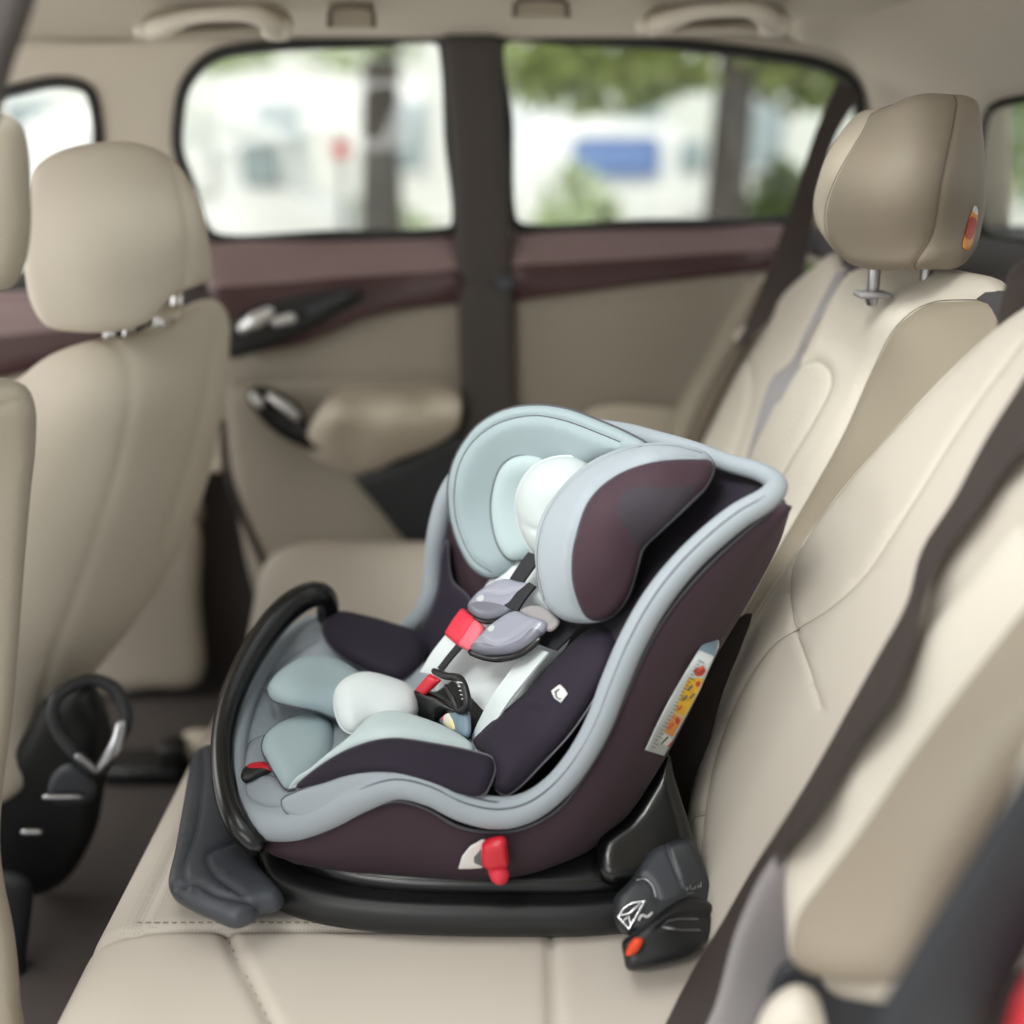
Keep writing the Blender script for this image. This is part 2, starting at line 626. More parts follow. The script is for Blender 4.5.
M['plaster'] = mat('pale_plaster', '#eeeeea', .8, var=.06)
M['plaster_g'] = mat('grey_plaster', '#dfe2dc', .8, var=.06)
M['van_blue'] = mat('blue_paint', '#6f8cc4', .4, coat=.3)
M['van_white'] = mat('white_paint', '#f0f0ee', .35, coat=.3)
M['dkglass'] = mat('dark_glass', '#9aa6aa', .3)
M['glass'] = glass_mat()

# ================================================================== THE CAR
FW = 2.31
wallb = flat(FW)

# ---- shell of the cabin
WIN1 = [(178, 122), (186, 84), (212, 57), (260, 47), (360, 42), (440, 39), (446, 60), (450, 140), (455, 228), (440, 233), (330, 236), (215, 238), (203, 225), (190, 185), (178, 150)]
WIN2 = [(502, 39), (560, 39), (650, 43), (760, 54), (825, 66), (852, 82), (860, 108), (845, 160), (805, 214), (785, 221), (640, 225), (520, 228), (512, 220), (507, 120)]
WIN0 = [(-280, 120), (-120, 98), (0, 92), (60, 82), (88, 90), (97, 120), (97, 165), (88, 230), (60, 286), (0, 292), (-200, 300), (-290, 280)]
o = pillow('wall_far', [(-420, 58), (100, 42), (440, 32), (700, 32), (870, 44), (1010, 60), (1010, 270), (800, 262), (200, 280), (-420, 330)],
           wallb, [M['liner']], bulge=.004, edge=8, thick=.03, holes=[WIN0, WIN1, WIN2], res=14, smooth=False, backflat=True)
tag(o, kind='structure')

def window(name, outline, label_frame, Y=FW, base=None, rim=.012):
    base = base or flat(Y)
    w = thing(name, at(outline[0][0], outline[0][1], base(*outline[0])), None, None, kind='structure')
    q = even(cr(outline, 8, True), step=6, closed=True)
    MB().tube([at(a, b, base(a, b) - .004) for a, b in q], rim, 0, 8, closed=True).build('window_frame', M['seal'], w)
    pillow('pane', [tuple(p) for p in even(q, n=60, closed=True)], lambda a, b: base(a, b) + .02, [M['glass']], bulge=0, edge=4, thick=.004, parent=w, res=40, smooth=False, backflat=True)
    return w
window('window_1', WIN0, '')
window('window_2', WIN1, '')
window('window_3', WIN2, '')

# headliner
mb = MB()
def ceilz(x, y):
    return 1.47 - .055 * max(0, (y - 1.25) / 1.06) ** 2 - .03 * max(0, x - .35) ** 2 - .03 * max(0, .6 - y) ** 2
SR = (-.60, .32, .38, 1.40)          # unseen roof opening, added to let light onto the seats
xs = np.concatenate([np.linspace(-1.75, SR[0], 8), np.linspace(SR[0], SR[1], 10)[1:], np.linspace(SR[1], 1.15, 10)[1:]])
ys = np.concatenate([np.linspace(-.05, SR[2], 8), np.linspace(SR[2], SR[3], 8)[1:], np.linspace(SR[3], 2.36, 10)[1:]])  # near edge carried out past the door to keep sun off the seats
nx = len(xs)
for zoff in (0, .03):
    k0 = len(mb.v)
    mb.v += [Vector((x, y, ceilz(x, y) + zoff)) for y in ys for x in xs]
    for j in range(len(ys) - 1):
        for i in range(nx - 1):
            if SR[0] <= xs[i] < SR[1] - .01 and SR[2] <= ys[j] < SR[3] - .01:
                continue
            a = k0 + j * nx + i
            mb.f.append((a, a + 1, a + nx + 1, a + nx)); mb.m.append(0)
o = mb.build('ceiling', M['liner']); tag(o, kind='structure')
sr = thing('added_roof_window', (-.14, .9, 1.48), None, None, kind='structure')  # unseen roof glass, added with the opening to bring light from above
MB().tube([(SR[0], SR[2], 1.475), (SR[1], SR[2], 1.475), (SR[1], SR[3], 1.47), (SR[0], SR[3], 1.47)], .014, 0, 8, closed=True).build('window_frame', M['seal'], sr)  # frame of the added roof window
MB().box(((SR[0] + SR[1]) / 2, (SR[2] + SR[3]) / 2, 1.50), (SR[1] - SR[0] + .02, SR[3] - SR[2] + .02, .005), 0).build('pane', M['glass'], sr)  # pane of the added roof window

# rear corner trim running down from the headliner behind the far window
o = pillow('trim_1', [(838, 52), (862, 78), (872, 112), (874, 160), (868, 200), (900, 260), (960, 262), (974, 180), (978, 140), (988, 106), (1030, 93), (1130, 80), (1130, -60), (860, -60), (800, 10), (790, 36)],
           rbf((840, 60, 2.29), (872, 112, 2.27), (870, 220, 2.27), (975, 150, 2.08), (985, 100, 2.05), (1080, 85, 1.86), (900, 0, 2.0), (1000, -40, 1.75), (800, 10, 2.1)),
           [M['liner']], bulge=.015, edge=16, thick=.03, res=12, smooth=True)
tag(o, kind='structure')

# dark pillar between the two far windows
pb = rbf((445, 36, 2.27), (500, 36, 2.27), (450, 230, 2.26), (512, 230, 2.26), (460, 430, 2.22), (512, 430, 2.22))
pt = thing('trim_2', at(480, 430, 2.24), None, None, kind='structure')
pillow('pillar_cover', [(443, 34), (500, 34), (504, 120), (510, 220), (514, 284), (515, 440), (462, 440), (458, 300), (455, 200), (449, 100)], pb,
       [M['pillar']], bulge=.012, edge=9, thick=.02, parent=pt, res=9, smooth=False, seams=[[(456, 284), (514, 284)]], seam_d=.004, seam_w=4)
pillow('joint_cap', [(496, 278), (512, 276), (515, 288), (500, 292)], lambda a, b: pb(a, b) - .02, [M['char']], bulge=.006, edge=4, thick=.01, parent=pt, res=3)

# rear glass and the parcel shelf under it
rb = plane((.92, 1.8, 1.15), (-1, -.12, .35))
window('window_4', [(984, 236), (976, 190), (978, 140), (988, 108), (1030, 94), (1140, 82), (1300, 90), (1300, 250), (1100, 250)], '', base=rb, rim=.014)
o = MB().box((.80, 1.55, 1.045), (.5, 1.5, .04), 0, .012).build('shelf_trim', M['shelf'])
o.name = 'trim_3'; LOC['trim_3'] = LOC.get('shelf_trim', o.location); tag(o, kind='structure')

# lower wall behind the door panels and the floor
o = MB().box((-.2, 2.36, .48), (2.6, .03, .98), 0, .004).build('wall_door', M['pillar']); tag(o, kind='structure')
o = MB().box((-.3, 1.4, -.02), (2.8, 1.95, .04), 0, .004).build('floor', M['carpet']); tag(o, kind='structure')
o = MB().box((-.35, .50, -.1), (2.7, .12, .36), 0, .03).build('trim_8', M['seal_blue']); tag(o, kind='structure')
# kick panel at the foot of the front pillar and the dark gap beside it
o = pillow('trim_4', [(88, 560), (130, 545), (170, 530), (197, 520), (200, 600), (201, 682), (150, 689), (90, 690), (80, 640)], flat(2.27), [M['tan']], bulge=.02, edge=14, thick=.03, res=9)
tag(o, kind='structure')

# ---- far rear door
door = thing('door_1', at(330, 560, FW), None, None, kind='structure')
pillow('upper_trim', [(198, 238), (330, 235), (456, 231), (462, 260), (462, 302), (400, 309), (360, 318), (300, 345), (228, 357), (212, 310), (204, 270)], rbf((200, 236, 2.33), (456, 230, 2.33), (330, 260, 2.285), (210, 290, 2.245), (460, 282, 2.245), (330, 290, 2.24), (460, 303, 2.262), (228, 357, 2.27)),
       [M['maroon_trim'], M['maroon_dk']], bulge=.012, edge=12, thick=.03, parent=door, res=8, smooth=False,
       regions=[([(190, 290), (300, 283), (470, 270), (470, 330), (350, 340), (200, 370)], 1, True)])
pillow('lower_panel', [(214, 348), (300, 340), (360, 312), (400, 304), (470, 296), (476, 420), (474, 600), (400, 640), (300, 650), (262, 620), (246, 560), (232, 480), (224, 400)], flat(2.285),
       [M['tan']], bulge=.02, edge=14, thick=.03, parent=door, res=10, smooth=False, seams=[[(240, 385), (300, 378), (455, 378)]], seam_d=.006, seam_w=4)
bz = pillow('switch_bezel', [(224, 335), (242, 314), (288, 298), (330, 290), (360, 289), (362, 297), (340, 313), (300, 335), (255, 352), (230, 358)], flat(2.212),
       [M['black']], bulge=.015, edge=8, thick=.03, parent=door, res=5)
MB().tube(line3([(243, 328, 2.185), (256, 320, 2.178), (270, 312, 2.182)], 10), [.012, .017, .011], 0, 10).build('door_handle', M['satin'], bz)
MB().tube(line3([(275, 322, 2.19), (292, 318, 2.187)], 6), [.010, .011], 0, 8).build('lock_lever', M['satin'], bz)
MB().tube(line3([(312, 311, 2.195), (345, 296, 2.197)], 6), [.008, .005], 0, 8).build('switch_strip', M['char'], bz)
ar = pillow('armrest', [(306, 440), (318, 412), (334, 394), (350, 388), (400, 386), (446, 385), (459, 392), (458, 425), (440, 442), (400, 458), (362, 475), (338, 470), (314, 456)],
       rbf((308, 436, 2.20), (340, 392, 2.27), (350, 386, 2.28), (400, 385, 2.28), (455, 385, 2.28), (322, 412, 2.16), (340, 406, 2.13), (400, 404, 2.13), (455, 404, 2.13), (350, 430, 2.155), (450, 430, 2.17), (360, 474, 2.26), (440, 445, 2.22)), [M['tan_lt']],
       bulge=.008, edge=6, thick=.06, parent=door, res=6)
pillow('pull_cup', [(247, 392), (258, 386), (280, 392), (300, 408), (312, 428), (335, 440), (366, 443), (350, 451), (312, 450), (280, 436), (258, 416)], flat(2.2),
       [M['blackg']], bulge=.012, edge=7, thick=.03, parent=door, res=4)
pp = MB().tube(line3([(254, 396, 2.18), (260, 404, 2.178)], 5), [.010, .010], 0, 8)
pp.tube(line3([(270, 396, 2.178), (282, 404, 2.172), (296, 416, 2.172)], 8), [.007, .011, .009], 0, 8)
pp.build('chrome_insert', M['satin'], door)
pillow('door_pocket', [(352, 478), (400, 460), (462, 432), (478, 440), (478, 560), (420, 560), (380, 510)], flat(2.235), [M['char2']], bulge=.012, edge=10, thick=.02, parent=door, res=8, smooth=False)

door = thing('door_2', at(640, 460, FW), None, None, kind='structure')
pillow('upper_trim', [(510, 229), (640, 226), (790, 221), (815, 240), (790, 262), (770, 270), (640, 284), (512, 302)], rbf((510, 228, 2.33), (800, 221, 2.33), (640, 250, 2.285), (512, 276, 2.245), (780, 256, 2.25), (512, 302, 2.262), (770, 270, 2.262)), [M['maroon_trim'], M['maroon_dk']],
       bulge=.012, edge=12, thick=.03, parent=door, res=8, smooth=False, regions=[([(500, 268), (640, 260), (830, 246), (830, 300), (500, 320)], 1, True)])
pillow('lower_panel', [(510, 292), (640, 280), (790, 266), (800, 330), (780, 470), (700, 520), (510, 520)], flat(2.285), [M['tan']], bulge=.02, edge=14, thick=.03, parent=door, res=10, smooth=False,
       seams=[[(512, 302), (640, 298), (770, 286)]], seam_d=.006, seam_w=4)
pillow('door_pocket', [(585, 412), (648, 405), (700, 420), (690, 480), (600, 480)], flat(2.25), [M['tan_lt']], bulge=.015, edge=10, thick=.02, parent=door, res=8)

# far front door, seen past the front seat
door = thing('door_3', at(0, 380, FW), None, None, kind='structure')
pillow('upper_trim', [(-400, 300), (0, 291), (80, 289), (120, 300), (120, 350), (60, 366), (0, 380), (-400, 390)], flat(2.28), [M['maroon_trim'], M['maroon_dk']], bulge=.03, edge=20, thick=.03, parent=door, res=12,
       smooth=False, regions=[([(-420, 345), (0, 335), (130, 320), (130, 400), (-420, 400)], 1, True)])
pillow('lower_panel', [(-400, 375), (0, 372), (120, 340), (190, 400), (205, 520), (100, 560), (-400, 640)], flat(2.29), [M['tan']], bulge=.02, edge=14, thick=.03, parent=door, res=16, smooth=False)

# dark near-side pillar trim, top left
o = pillow('trim_5', [(-60, -60), (44, -60), (36, 0), (24, 36), (12, 70), (2, 112), (-8, 130), (-60, 130)], flat(.95), [M['pillar']], bulge=.02, edge=14, thick=.03, res=8)
tag(o, kind='structure')

# ---- things fixed to the headliner
def grab_handle(name, L, label, group):
    """L maps along 0..1 and down 0..1 to a picture position"""
    t = thing(name, at(*L(.5, .6), 1.950), label, 'grab handle', group)
    pillow('recess_plate', [L(-.02, .75), L(.03, .25), (L(.12, .05)), L(.5, -.12), L(.88, -.08), L(.99, .15), L(1.02, .6), L(.95, .85), L(.6, .78), L(.3, .85), L(.08, 1.0)], flat(2.000), [M['taupe']], bulge=.006, edge=5, thick=.012, parent=t, res=4)
    bar = line3([(*L(.06, .72), 1.960), (*L(.18, .55), 1.930), (*L(.34, .30), 1.915), (*L(.55, .20), 1.910), (*L(.76, .22), 1.915), (*L(.86, .45), 1.930), (*L(.92, .75), 1.960)], 26)
    MB().tube(bar, [.017, .016, .012, .011, .012, .016, .017], 0, 10).build('grip', M['cream'], t)
    MB().box(at(*L(.09, .70), 1.955), (.065, .03, .028), 0, .011).build('hinge_cover', M['cream'], t)
    MB().box(at(*L(.91, .68), 1.955), (.05, .03, .034), 0, .011).build('hinge_cover', M['cream'], t)
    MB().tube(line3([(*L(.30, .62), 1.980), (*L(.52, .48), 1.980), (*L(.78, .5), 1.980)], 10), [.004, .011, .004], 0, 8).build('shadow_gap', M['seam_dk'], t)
    return t
grab_handle('grab_handle', lambda a, b: (140 + 150 * a, 8 + 32 * b), 'cream ceiling grab handle above the far window nearer the front seats', 'ceiling grab handles')
grab_handle('grab_handle', lambda a, b: (642 + 145 * a, 4 + 32 * b), 'cream ceiling grab handle above the far window beside the rear seat', 'ceiling grab handles')
def roof_clip(x0, x1, y0, y1, label):
    t = thing('ceiling_hook', at((x0 + x1) / 2, y1, 1.930), label, 'coat hook', 'ceiling hooks')
    pillow('hook_plate', [(x0, y1), (x0 + 4, y0), (x1 - 4, y0), (x1, y1)], flat(1.980), [M['taupe']], bulge=.006, edge=4, thick=.01, parent=t, res=3, smooth=False)
    MB().tube(line3([(x0 + 5, y1 - 3, 1.950), (x0 + 7, y0 + 6, 1.930), (x1 - 7, y0 + 6, 1.930), (x1 - 5, y1 - 3, 1.950)], 14), .005, 0, 8).build('hook', M['seam_dk'], t)
roof_clip(325, 378, 3, 28, 'small taupe coat hook on headliner between grab handle and dark pillar')
roof_clip(510, 572, -4, 18, 'small taupe ceiling clip just right of the dark pillar top')

# ---- outside the far windows
LN = Vector((-1, 0, .42))
o = MB().box((0, 16, -.55), (80, 50, .1), 0).build('ground', M['paving']); tag(o, kind='structure')

def building(x, y, w, h, d, m, label, rows, cols):
    t = thing('building', (x, y, -.5), label, 'building', None)
    MB().box((x, y, h / 2 - .5), (w, d, h), 0, .05).build('wall', m, t)
    MB().box((x, y - d / 2 - .1, h - .5), (w + .4, .5, .3), 0, .05).build('cornice', M['plaster_g'], t)
    for r in range(rows):
        for c in range(cols):
            cx = x - w / 2 + (c + .5) * w / cols; cz = .6 + r * 2.9
            f = MB().box((cx, y - d / 2 - .02, cz + .7), (1.2, .12, 1.7), 0, .02).build('window', M['van_white'], t)
            MB().box((cx, y - d / 2 - .1, cz + .7), (.95, .05, 1.4), 0, .01).build('pane', M['dkglass'], f)
    return t
building(-7.5, 27, 13, 9, 5, M['plaster'], 'pale rendered building seen through the far window behind the front seat', 2, 5)
building(8.5, 29, 14, 8.5, 5, M['plaster_g'], 'pale grey building seen through the window on the right of dark pillar', 2, 5)

def tree(x, y, r, top, crown, leafm, n, label, seed, lean=.1):
    rnd = random.Random(seed)
    t = thing('tree', (x, y, -.5), label, 'tree', 'trees outside the car')
    b = MB()
    b.tube([(x, y, -.5), (x + lean * .3, y, 1), (x + lean * .6, y, 2.2), (x + lean, y, top)], [r * 1.3, r, r * .9, r * .55], 0, 10)
    b.tube([(x + lean * .6, y, 2.0), (x + .9, y + .2, 3.0), (x + 1.7, y, 3.9)], [r * .5, r * .35, r * .15], 0, 8)
    b.tube([(x + lean * .6, y, 2.2), (x - .9, y - .2, 3.2), (x - 1.6, y, 4.0)], [r * .5, r * .35, r * .15], 0, 8)
    b.build('trunk', M['bark'], t)
    c = MB()
    for (cx, cz, rx, rz) in crown:
        for k in range(n):
            while True:
                p = Vector((rnd.uniform(-1, 1), rnd.uniform(-1, 1), rnd.uniform(-1, 1)))
                if p.length < 1: break
            q = Vector((x + cx + p.x * rx, y + p.y * min(rx, 1.2), cz + p.z * rz))
            a = Vector((rnd.gauss(0, 1), rnd.gauss(0, 1), rnd.gauss(0, .6))).normalized() * .11
            d = a.cross(Vector((rnd.gauss(0, 1), rnd.gauss(0, 1), rnd.gauss(0, 1)))).normalized() * .055
            c.add([q - a, q + d, q + a, q - d], [(0, 1, 2, 3)])
    c.build('crown', leafm, t, smooth=False)
    return t
tree(1.66, 9.0, .16, 4.2, [(-1.0, 1.80, .95, .38), (.75, 1.85, .7, .45), (-.2, 2.5, 1.6, .35), (0, 4.0, 2.2, .9)], M['leaf'], 700,
     'tree with yellow green leaves and dark trunk behind the right far window', 3)
tree(-1.35, 11.5, .2, 4.6, [(-.2, 2.35, .9, .5), (-1.9, 2.2, .8, .35), (0, 4.2, 2.2, 1.0)], M['leaf3'], 260,
     'pale tree with grey trunk behind the left far window', 5, .15)
tree(-4.4, 14.0, .16, 4.6, [(0, 2.9, 1.3, .7), (.8, 2.3, .9, .35), (0, 4.4, 2.2, 1.0)], M['leaf3'], 260,
     'pale tree behind the front end of the left far window', 6, .1)
tree(6.6, 12.5, .2, 4.6, [(-1.0, 1.4, 1.2, .9), (.6, 2.2, 1.4, 1.1), (-.5, 3.6, 2.2, 1.0)], M['leaf'], 700,
     'bushy green tree filling the rear glass beside headrest', 8)
def shrub(x, y, w, h, m, label, seed):
    rnd = random.Random(seed); c = MB()
    for k in range(700):
        while True:
            p = Vector((rnd.uniform(-1, 1), rnd.uniform(-1, 1), rnd.uniform(0, 1)))
            if p.length < 1: break
        q = Vector((x + p.x * w, y + p.y * .5, -.5 + p.z * h))
        a = Vector((rnd.gauss(0, 1), rnd.gauss(0, 1), rnd.gauss(0, 1))).normalized() * .12
        d = a.cross(Vector((rnd.gauss(0, 1), rnd.gauss(0, 1), rnd.gauss(0, 1)))).normalized() * .06
        c.add([q - a, q + d, q + a, q - d], [(0, 1, 2, 3)])
    o = c.build('shrub', m, smooth=False); tag(o, label, 'shrub', 'shrubs outside the car')
shrub(-1.9, 15, 1.2, 1.0, M['leaf3'], 'pale low shrub beyond left far window near the dark pillar', 1)
shrub(.7, 12, .6, 1.5, M['leaf3'], 'pale green shrub just right of the dark pillar outside', 2)
shrub(2.6, 11, .5, 1.6, M['leaf2'], 'dark green shrub outside near the far seat belt', 4)

def van(x, y, m1, m2, label):
    t = thing('parked_van', (x, y, -.5), label, 'van')
    prof = [(-1.6, .0), (1.5, .0), (1.62, .25), (1.6, .75), (1.15, .95), (.8, 1.55), (.5, 1.68), (-1.45, 1.7), (-1.62, 1.5), (-1.68, .3)]
    def slab(z0, z1, wd, off):
        c = [p for p in prof]
        return c
    q = smooth_line(prof, 40, True)
    b = MB(); rings = []
    for yy, s in ((-.78, .95), (-.72, 1.0), (.72, 1.0), (.78, .95)):
        rings.append([Vector((x + p[0] * s, y + yy, -.25 + (p[1] - .85) * s + .85)) for p in q])
    b.loft(rings)
    b.build('body', m2, t)
    MB().box((x - .25, y - .8, 1.0), (1.25, .06, .55), 0, .1).build('side_panel', m1, t)
    MB().box((x + .85, y - .8, 1.0), (.38, .05, .42), 0, .05).build('side_window', M['dkglass'], t)
    for wx in (-.95, .95):
        MB().tube([(x + wx, y - .82, -.18), (x + wx, y - .6, -.18)], .32, 0, 20).build('wheel', M['seal'], t)
van(1.75, 17.5, M['van_blue'], M['van_white'], 'white van with blue side panel parked beyond right far window')
van(-3.4, 12.5, M['van_white'], M['van_white'], 'white van parked beyond left far window')
t = thing('street_sign', (-1.62, 11, -.5), 'round red sign on a thin post outside the left far window', 'sign')
MB().tube([(-1.62, 11, -.5), (-1.62, 11, 1.3)], .03).build('post', M['steel'], t)
MB().tube([(-1.62, 10.95, 1.14), (-1.62, 10.98, 1.14)], .085, 0, 20).build('sign_plate', M['red'], t)

# ---- rear bench
def bench(name, Y0, Y1, label, perf, far=False, seams_y=(), zb=.36, group=None):
    t = thing(name, (-.1, (Y0 + Y1) / 2, .02), label, 'car seat cushion', 'rear bench cushions')
    prof = [(.36, .10), (.38, .30), (.34, .395), (.22, .372), (.05, .364), (-.15, .362), (-.32, .362), (-.43, .358), (-.485, .335), (-.505, .28), (-.495, .19), (-.47, .07), (-.30, .05), (.1, .05)]
    q = smooth_line(prof, 300, True)
    ys = np.linspace(Y0, Y1, 50) if far else np.concatenate([np.linspace(Y0, 1.04, 40), np.linspace(1.043, 1.08, 14), np.linspace(1.09, Y1, 46)])
    nY = len(ys)
    rings = []
    for y in ys:
        e = min(y - Y0, Y1 - y)
        r = .05 if far else .06
        k = 1 - math.sqrt(max(0, 1 - (1 - min(1, e / r)) ** 2))
        ring = []
        for px_, pz in q:
            x, z = px_, pz
            cx, cz = -.06, .2
            x = cx + (x - cx) * (1 - .16 * k); z = cz + (z - cz) * (1 - .55 * k)
            if pz > .22:
                w = min(1, (pz - .22) / .1)
                if far:
                    z += w * .11 * math.exp(-((y - 2.04) / .14) ** 2)
                    x += .09 * math.exp(-((y - Y1) / .1) ** 2) * (1 if px_ < -.2 else 0)
                else:
                    z -= w * max(0, 1.07 - y) * .11; x -= .05 * max(0, 1.07 - y) * (1 if px_ < -.3 else 0)
                    for s in seams_y:
                        z -= w * .007 * math.exp(-((y - s) / .007) ** 2)
                    if y > 1.06:
                        z -= w * .006 * math.exp(-((px_ + .44) / .007) ** 2)
                    else:
                        for sx, sl in ((.045, 0.0), (-.335, .62)):
                            z -= w * .010 * math.exp(-((px_ - sx - sl * (1.06 - y)) / .006) ** 2)
            ring.append(Vector((x, y, z)))
        rings.append(ring)
    b = MB(); b.loft(rings)
    n = len(q)
    for i in range(nY - 1):
        for k in range(n):
            f = i * n + k
            if perf and ys[i] > 1.06 and -.455 < q[k][0] < .36 and q[k][1] > .34:
                b.m[f] = 1
    if not far:
        # dotted thread along the front seam
        for k in range(70):
            x = -.44 + .72 * k / 70
            b.tube([(x, 1.068, .3605), (x + .006, 1.068, .3605)], .0012, 2, 4, cap=False)
        for sx, sl in ((.045, 0.0), (-.335, .62)):
            b.tube([(sx + sl * (1.06 - y), y, .3515 - max(0, 1.07 - y) * .11) for y in np.linspace(1.05, .84, 12)], .0022, 2, 5)
    b.build('cushion', [M['cream_near'], M['cream_perf'], M['seam']], t)
    MB().box((-.08, (Y0 + Y1) / 2, .03), (.72, (Y1 - Y0) * .94, .06), 0, .01).build('seat_base', M['char2'], t)
    return t
bench('rear_seat_cushion', .80, 1.74, 'cream perforated leather rear seat cushion under the child car seat', True, seams_y=(1.06,))
bench('rear_seat_cushion', 1.76, 2.22, 'cream leather rear seat cushion by the far door, behind the child car seat', False, far=True)

# ---- rear backrests (lean plane)
BP = plane((.234, 1.15, .36), LN)
nb = thing('leather_bench_backrest', (.30, 1.0, .36), 'cream stitched rear backrest beside the child car seat, dark belt across it', 'car seat backrest', 'rear backrests')
near_out = [(676, 905), (690, 840), (694, 800), (700, 755), (715, 700), (745, 640), (790, 570), (848, 490), (920, 410), (985, 347), (1030, 312), (1100, 280), (1220, 320), (1250, 600), (1100, 900), (960, 1000), (800, 990), (715, 960)]
nearb = lambda a, b: BP(a, b)
NB = pillow('backrest_panel', near_out, nearb, [M['cream_near'], M['cream_perf'], M['seam']], bulge=.035, edge=26, thick=.05, parent=nb, res=9,
       seams=[[(718, 909), (725, 827), (728, 802), (738, 756), (764, 694), (794, 653), (817, 638), (851, 618), (886, 587), (932, 520), (990, 430), (1050, 350)],
              [(1000, 352), (930, 415), (880, 465), (845, 505), (816, 560), (811, 600), (817, 637), (833, 679), (845, 715)],
              [(702, 858), (707, 838), (715, 824), (724, 822)],
              [(698, 860), (702, 827), (710, 756), (733, 690), (784, 603), (830, 535), (900, 450), (975, 372)]], seam_d=.0032, seam_w=2.2, seam_mat=2, seam_lw=.8)
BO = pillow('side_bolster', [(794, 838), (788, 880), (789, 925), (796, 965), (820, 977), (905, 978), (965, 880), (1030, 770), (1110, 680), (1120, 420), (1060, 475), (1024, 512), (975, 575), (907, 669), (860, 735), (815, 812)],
       rbf((790, 930, .80), (800, 840, .86), (905, 975, .70), (1030, 770, .72), (1024, 520, .92), (907, 669, .89), (950, 800, .745), (1100, 600, .8)), [M['cream'], M['bolster_shade']], bulge=.03, edge=36, thick=.06, parent=nb, res=10,
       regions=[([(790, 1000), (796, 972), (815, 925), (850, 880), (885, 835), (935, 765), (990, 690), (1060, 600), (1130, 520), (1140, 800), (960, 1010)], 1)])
pillow('bolster_end', [(752, 1070), (758, 1020), (775, 995), (797, 984), (815, 992), (824, 1015), (828, 1070)], flat(.74), [M['cream']], bulge=.03, edge=20, thick=.04, parent=nb, res=7)
pillow('anchor_cover', [(738, 925), (768, 865), (792, 842), (792, 900), (798, 960), (808, 976), (780, 990), (760, 1020), (752, 1070), (690, 1070), (715, 1005)], flat(.84), [M['belt_g']], bulge=.008, edge=10, thick=.04, parent=nb, res=7)
pillow('bolster_gap', [(780, 965), (910, 972), (930, 1000), (900, 1080), (780, 1080)], flat(.80), [M['seal_blue']], bulge=.01, edge=10, thick=.02, parent=nb, res=9)

mbk = thing('leather_bench_backrest', (.36, 1.55, .40), 'bright cream middle rear backrest under the headrest', 'car seat backrest', 'rear backrests')
midb = rbf((850, 272, 1.72), (910, 268, 1.60), (985, 275, 1.36), (1012, 300, 1.28), (815, 335, 1.74), (780, 400, 1.74), (750, 465, 1.76), (730, 540, 1.78), (900, 310, 1.46), (850, 440, 1.44), (812, 510, 1.43), (780, 560, 1.42), (985, 345, 1.27), (900, 460, 1.31), (830, 570, 1.33), (750, 660, 1.38), (860, 350, 1.56))
MBK = pillow('backrest_panel', [(852, 274), (880, 268), (920, 268), (975, 274), (1006, 284), (1014, 310), (1005, 400), (900, 560), (800, 720), (700, 720), (715, 580), (735, 500), (752, 455), (780, 400), (815, 335), (838, 292)], midb, [M['cream'], M['cream_perf'], M['side_shade'], M['seam_dk']],
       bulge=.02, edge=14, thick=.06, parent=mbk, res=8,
       seams=[[(700, 690), (740, 640), (782, 560), (812, 508), (850, 440), (880, 375), (905, 328), (935, 310), (1003, 304)],
              [(786, 402), (795, 384), (808, 369), (825, 364), (836, 372), (840, 386), (825, 420), (795, 470), (765, 530)]], seam_d=.006, seam_w=3.5, seam_mat=3,
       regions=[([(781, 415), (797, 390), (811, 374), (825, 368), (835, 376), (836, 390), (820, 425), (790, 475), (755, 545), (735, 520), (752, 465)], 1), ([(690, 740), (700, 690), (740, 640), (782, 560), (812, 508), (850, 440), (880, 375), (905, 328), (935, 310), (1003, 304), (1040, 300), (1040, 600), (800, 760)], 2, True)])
_sh = lambda L: [(900 + (a - 900) * .945, 187 + (b - 187) * .955) for a, b in L]
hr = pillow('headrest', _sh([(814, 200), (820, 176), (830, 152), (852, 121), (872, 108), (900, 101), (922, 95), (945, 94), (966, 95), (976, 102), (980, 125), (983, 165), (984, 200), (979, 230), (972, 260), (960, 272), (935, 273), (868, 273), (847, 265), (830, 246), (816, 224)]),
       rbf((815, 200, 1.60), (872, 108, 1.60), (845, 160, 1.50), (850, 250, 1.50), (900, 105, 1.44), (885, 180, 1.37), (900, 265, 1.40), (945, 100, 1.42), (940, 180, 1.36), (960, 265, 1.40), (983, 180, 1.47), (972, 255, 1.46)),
       [M['hr_front'], M['hr_shade'], M['seam_dk']], bulge=.028, edge=18, thick=.08, parent=mbk, res=6, seam_d=.004, seam_w=2.2, seam_mat=2,
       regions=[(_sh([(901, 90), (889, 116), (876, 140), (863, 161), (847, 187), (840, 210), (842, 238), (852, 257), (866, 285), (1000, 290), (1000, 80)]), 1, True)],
       seams=[[(901, 103), (889, 116), (876, 140), (863, 161), (847, 187), (840, 210), (842, 238), (852, 257), (862, 270)], [(946, 104), (940, 130), (929, 177), (922, 233), (916, 270)]])
pillow('gap_shade_strip', [(652, 768), (690, 700), (716, 650), (738, 618), (752, 612), (742, 645), (724, 690), (710, 740), (702, 800), (700, 860), (672, 860)], rbf((652, 768, 1.27), (690, 700, 1.28), (760, 595, 1.30), (710, 740, 1.25), (690, 850, 1.22)), [M['gap']], bulge=.006, edge=8, thick=.02, parent=mbk, res=8)  # dark strip standing in for deep shade beside the near backrest
hb = skin_of([hr], .002)
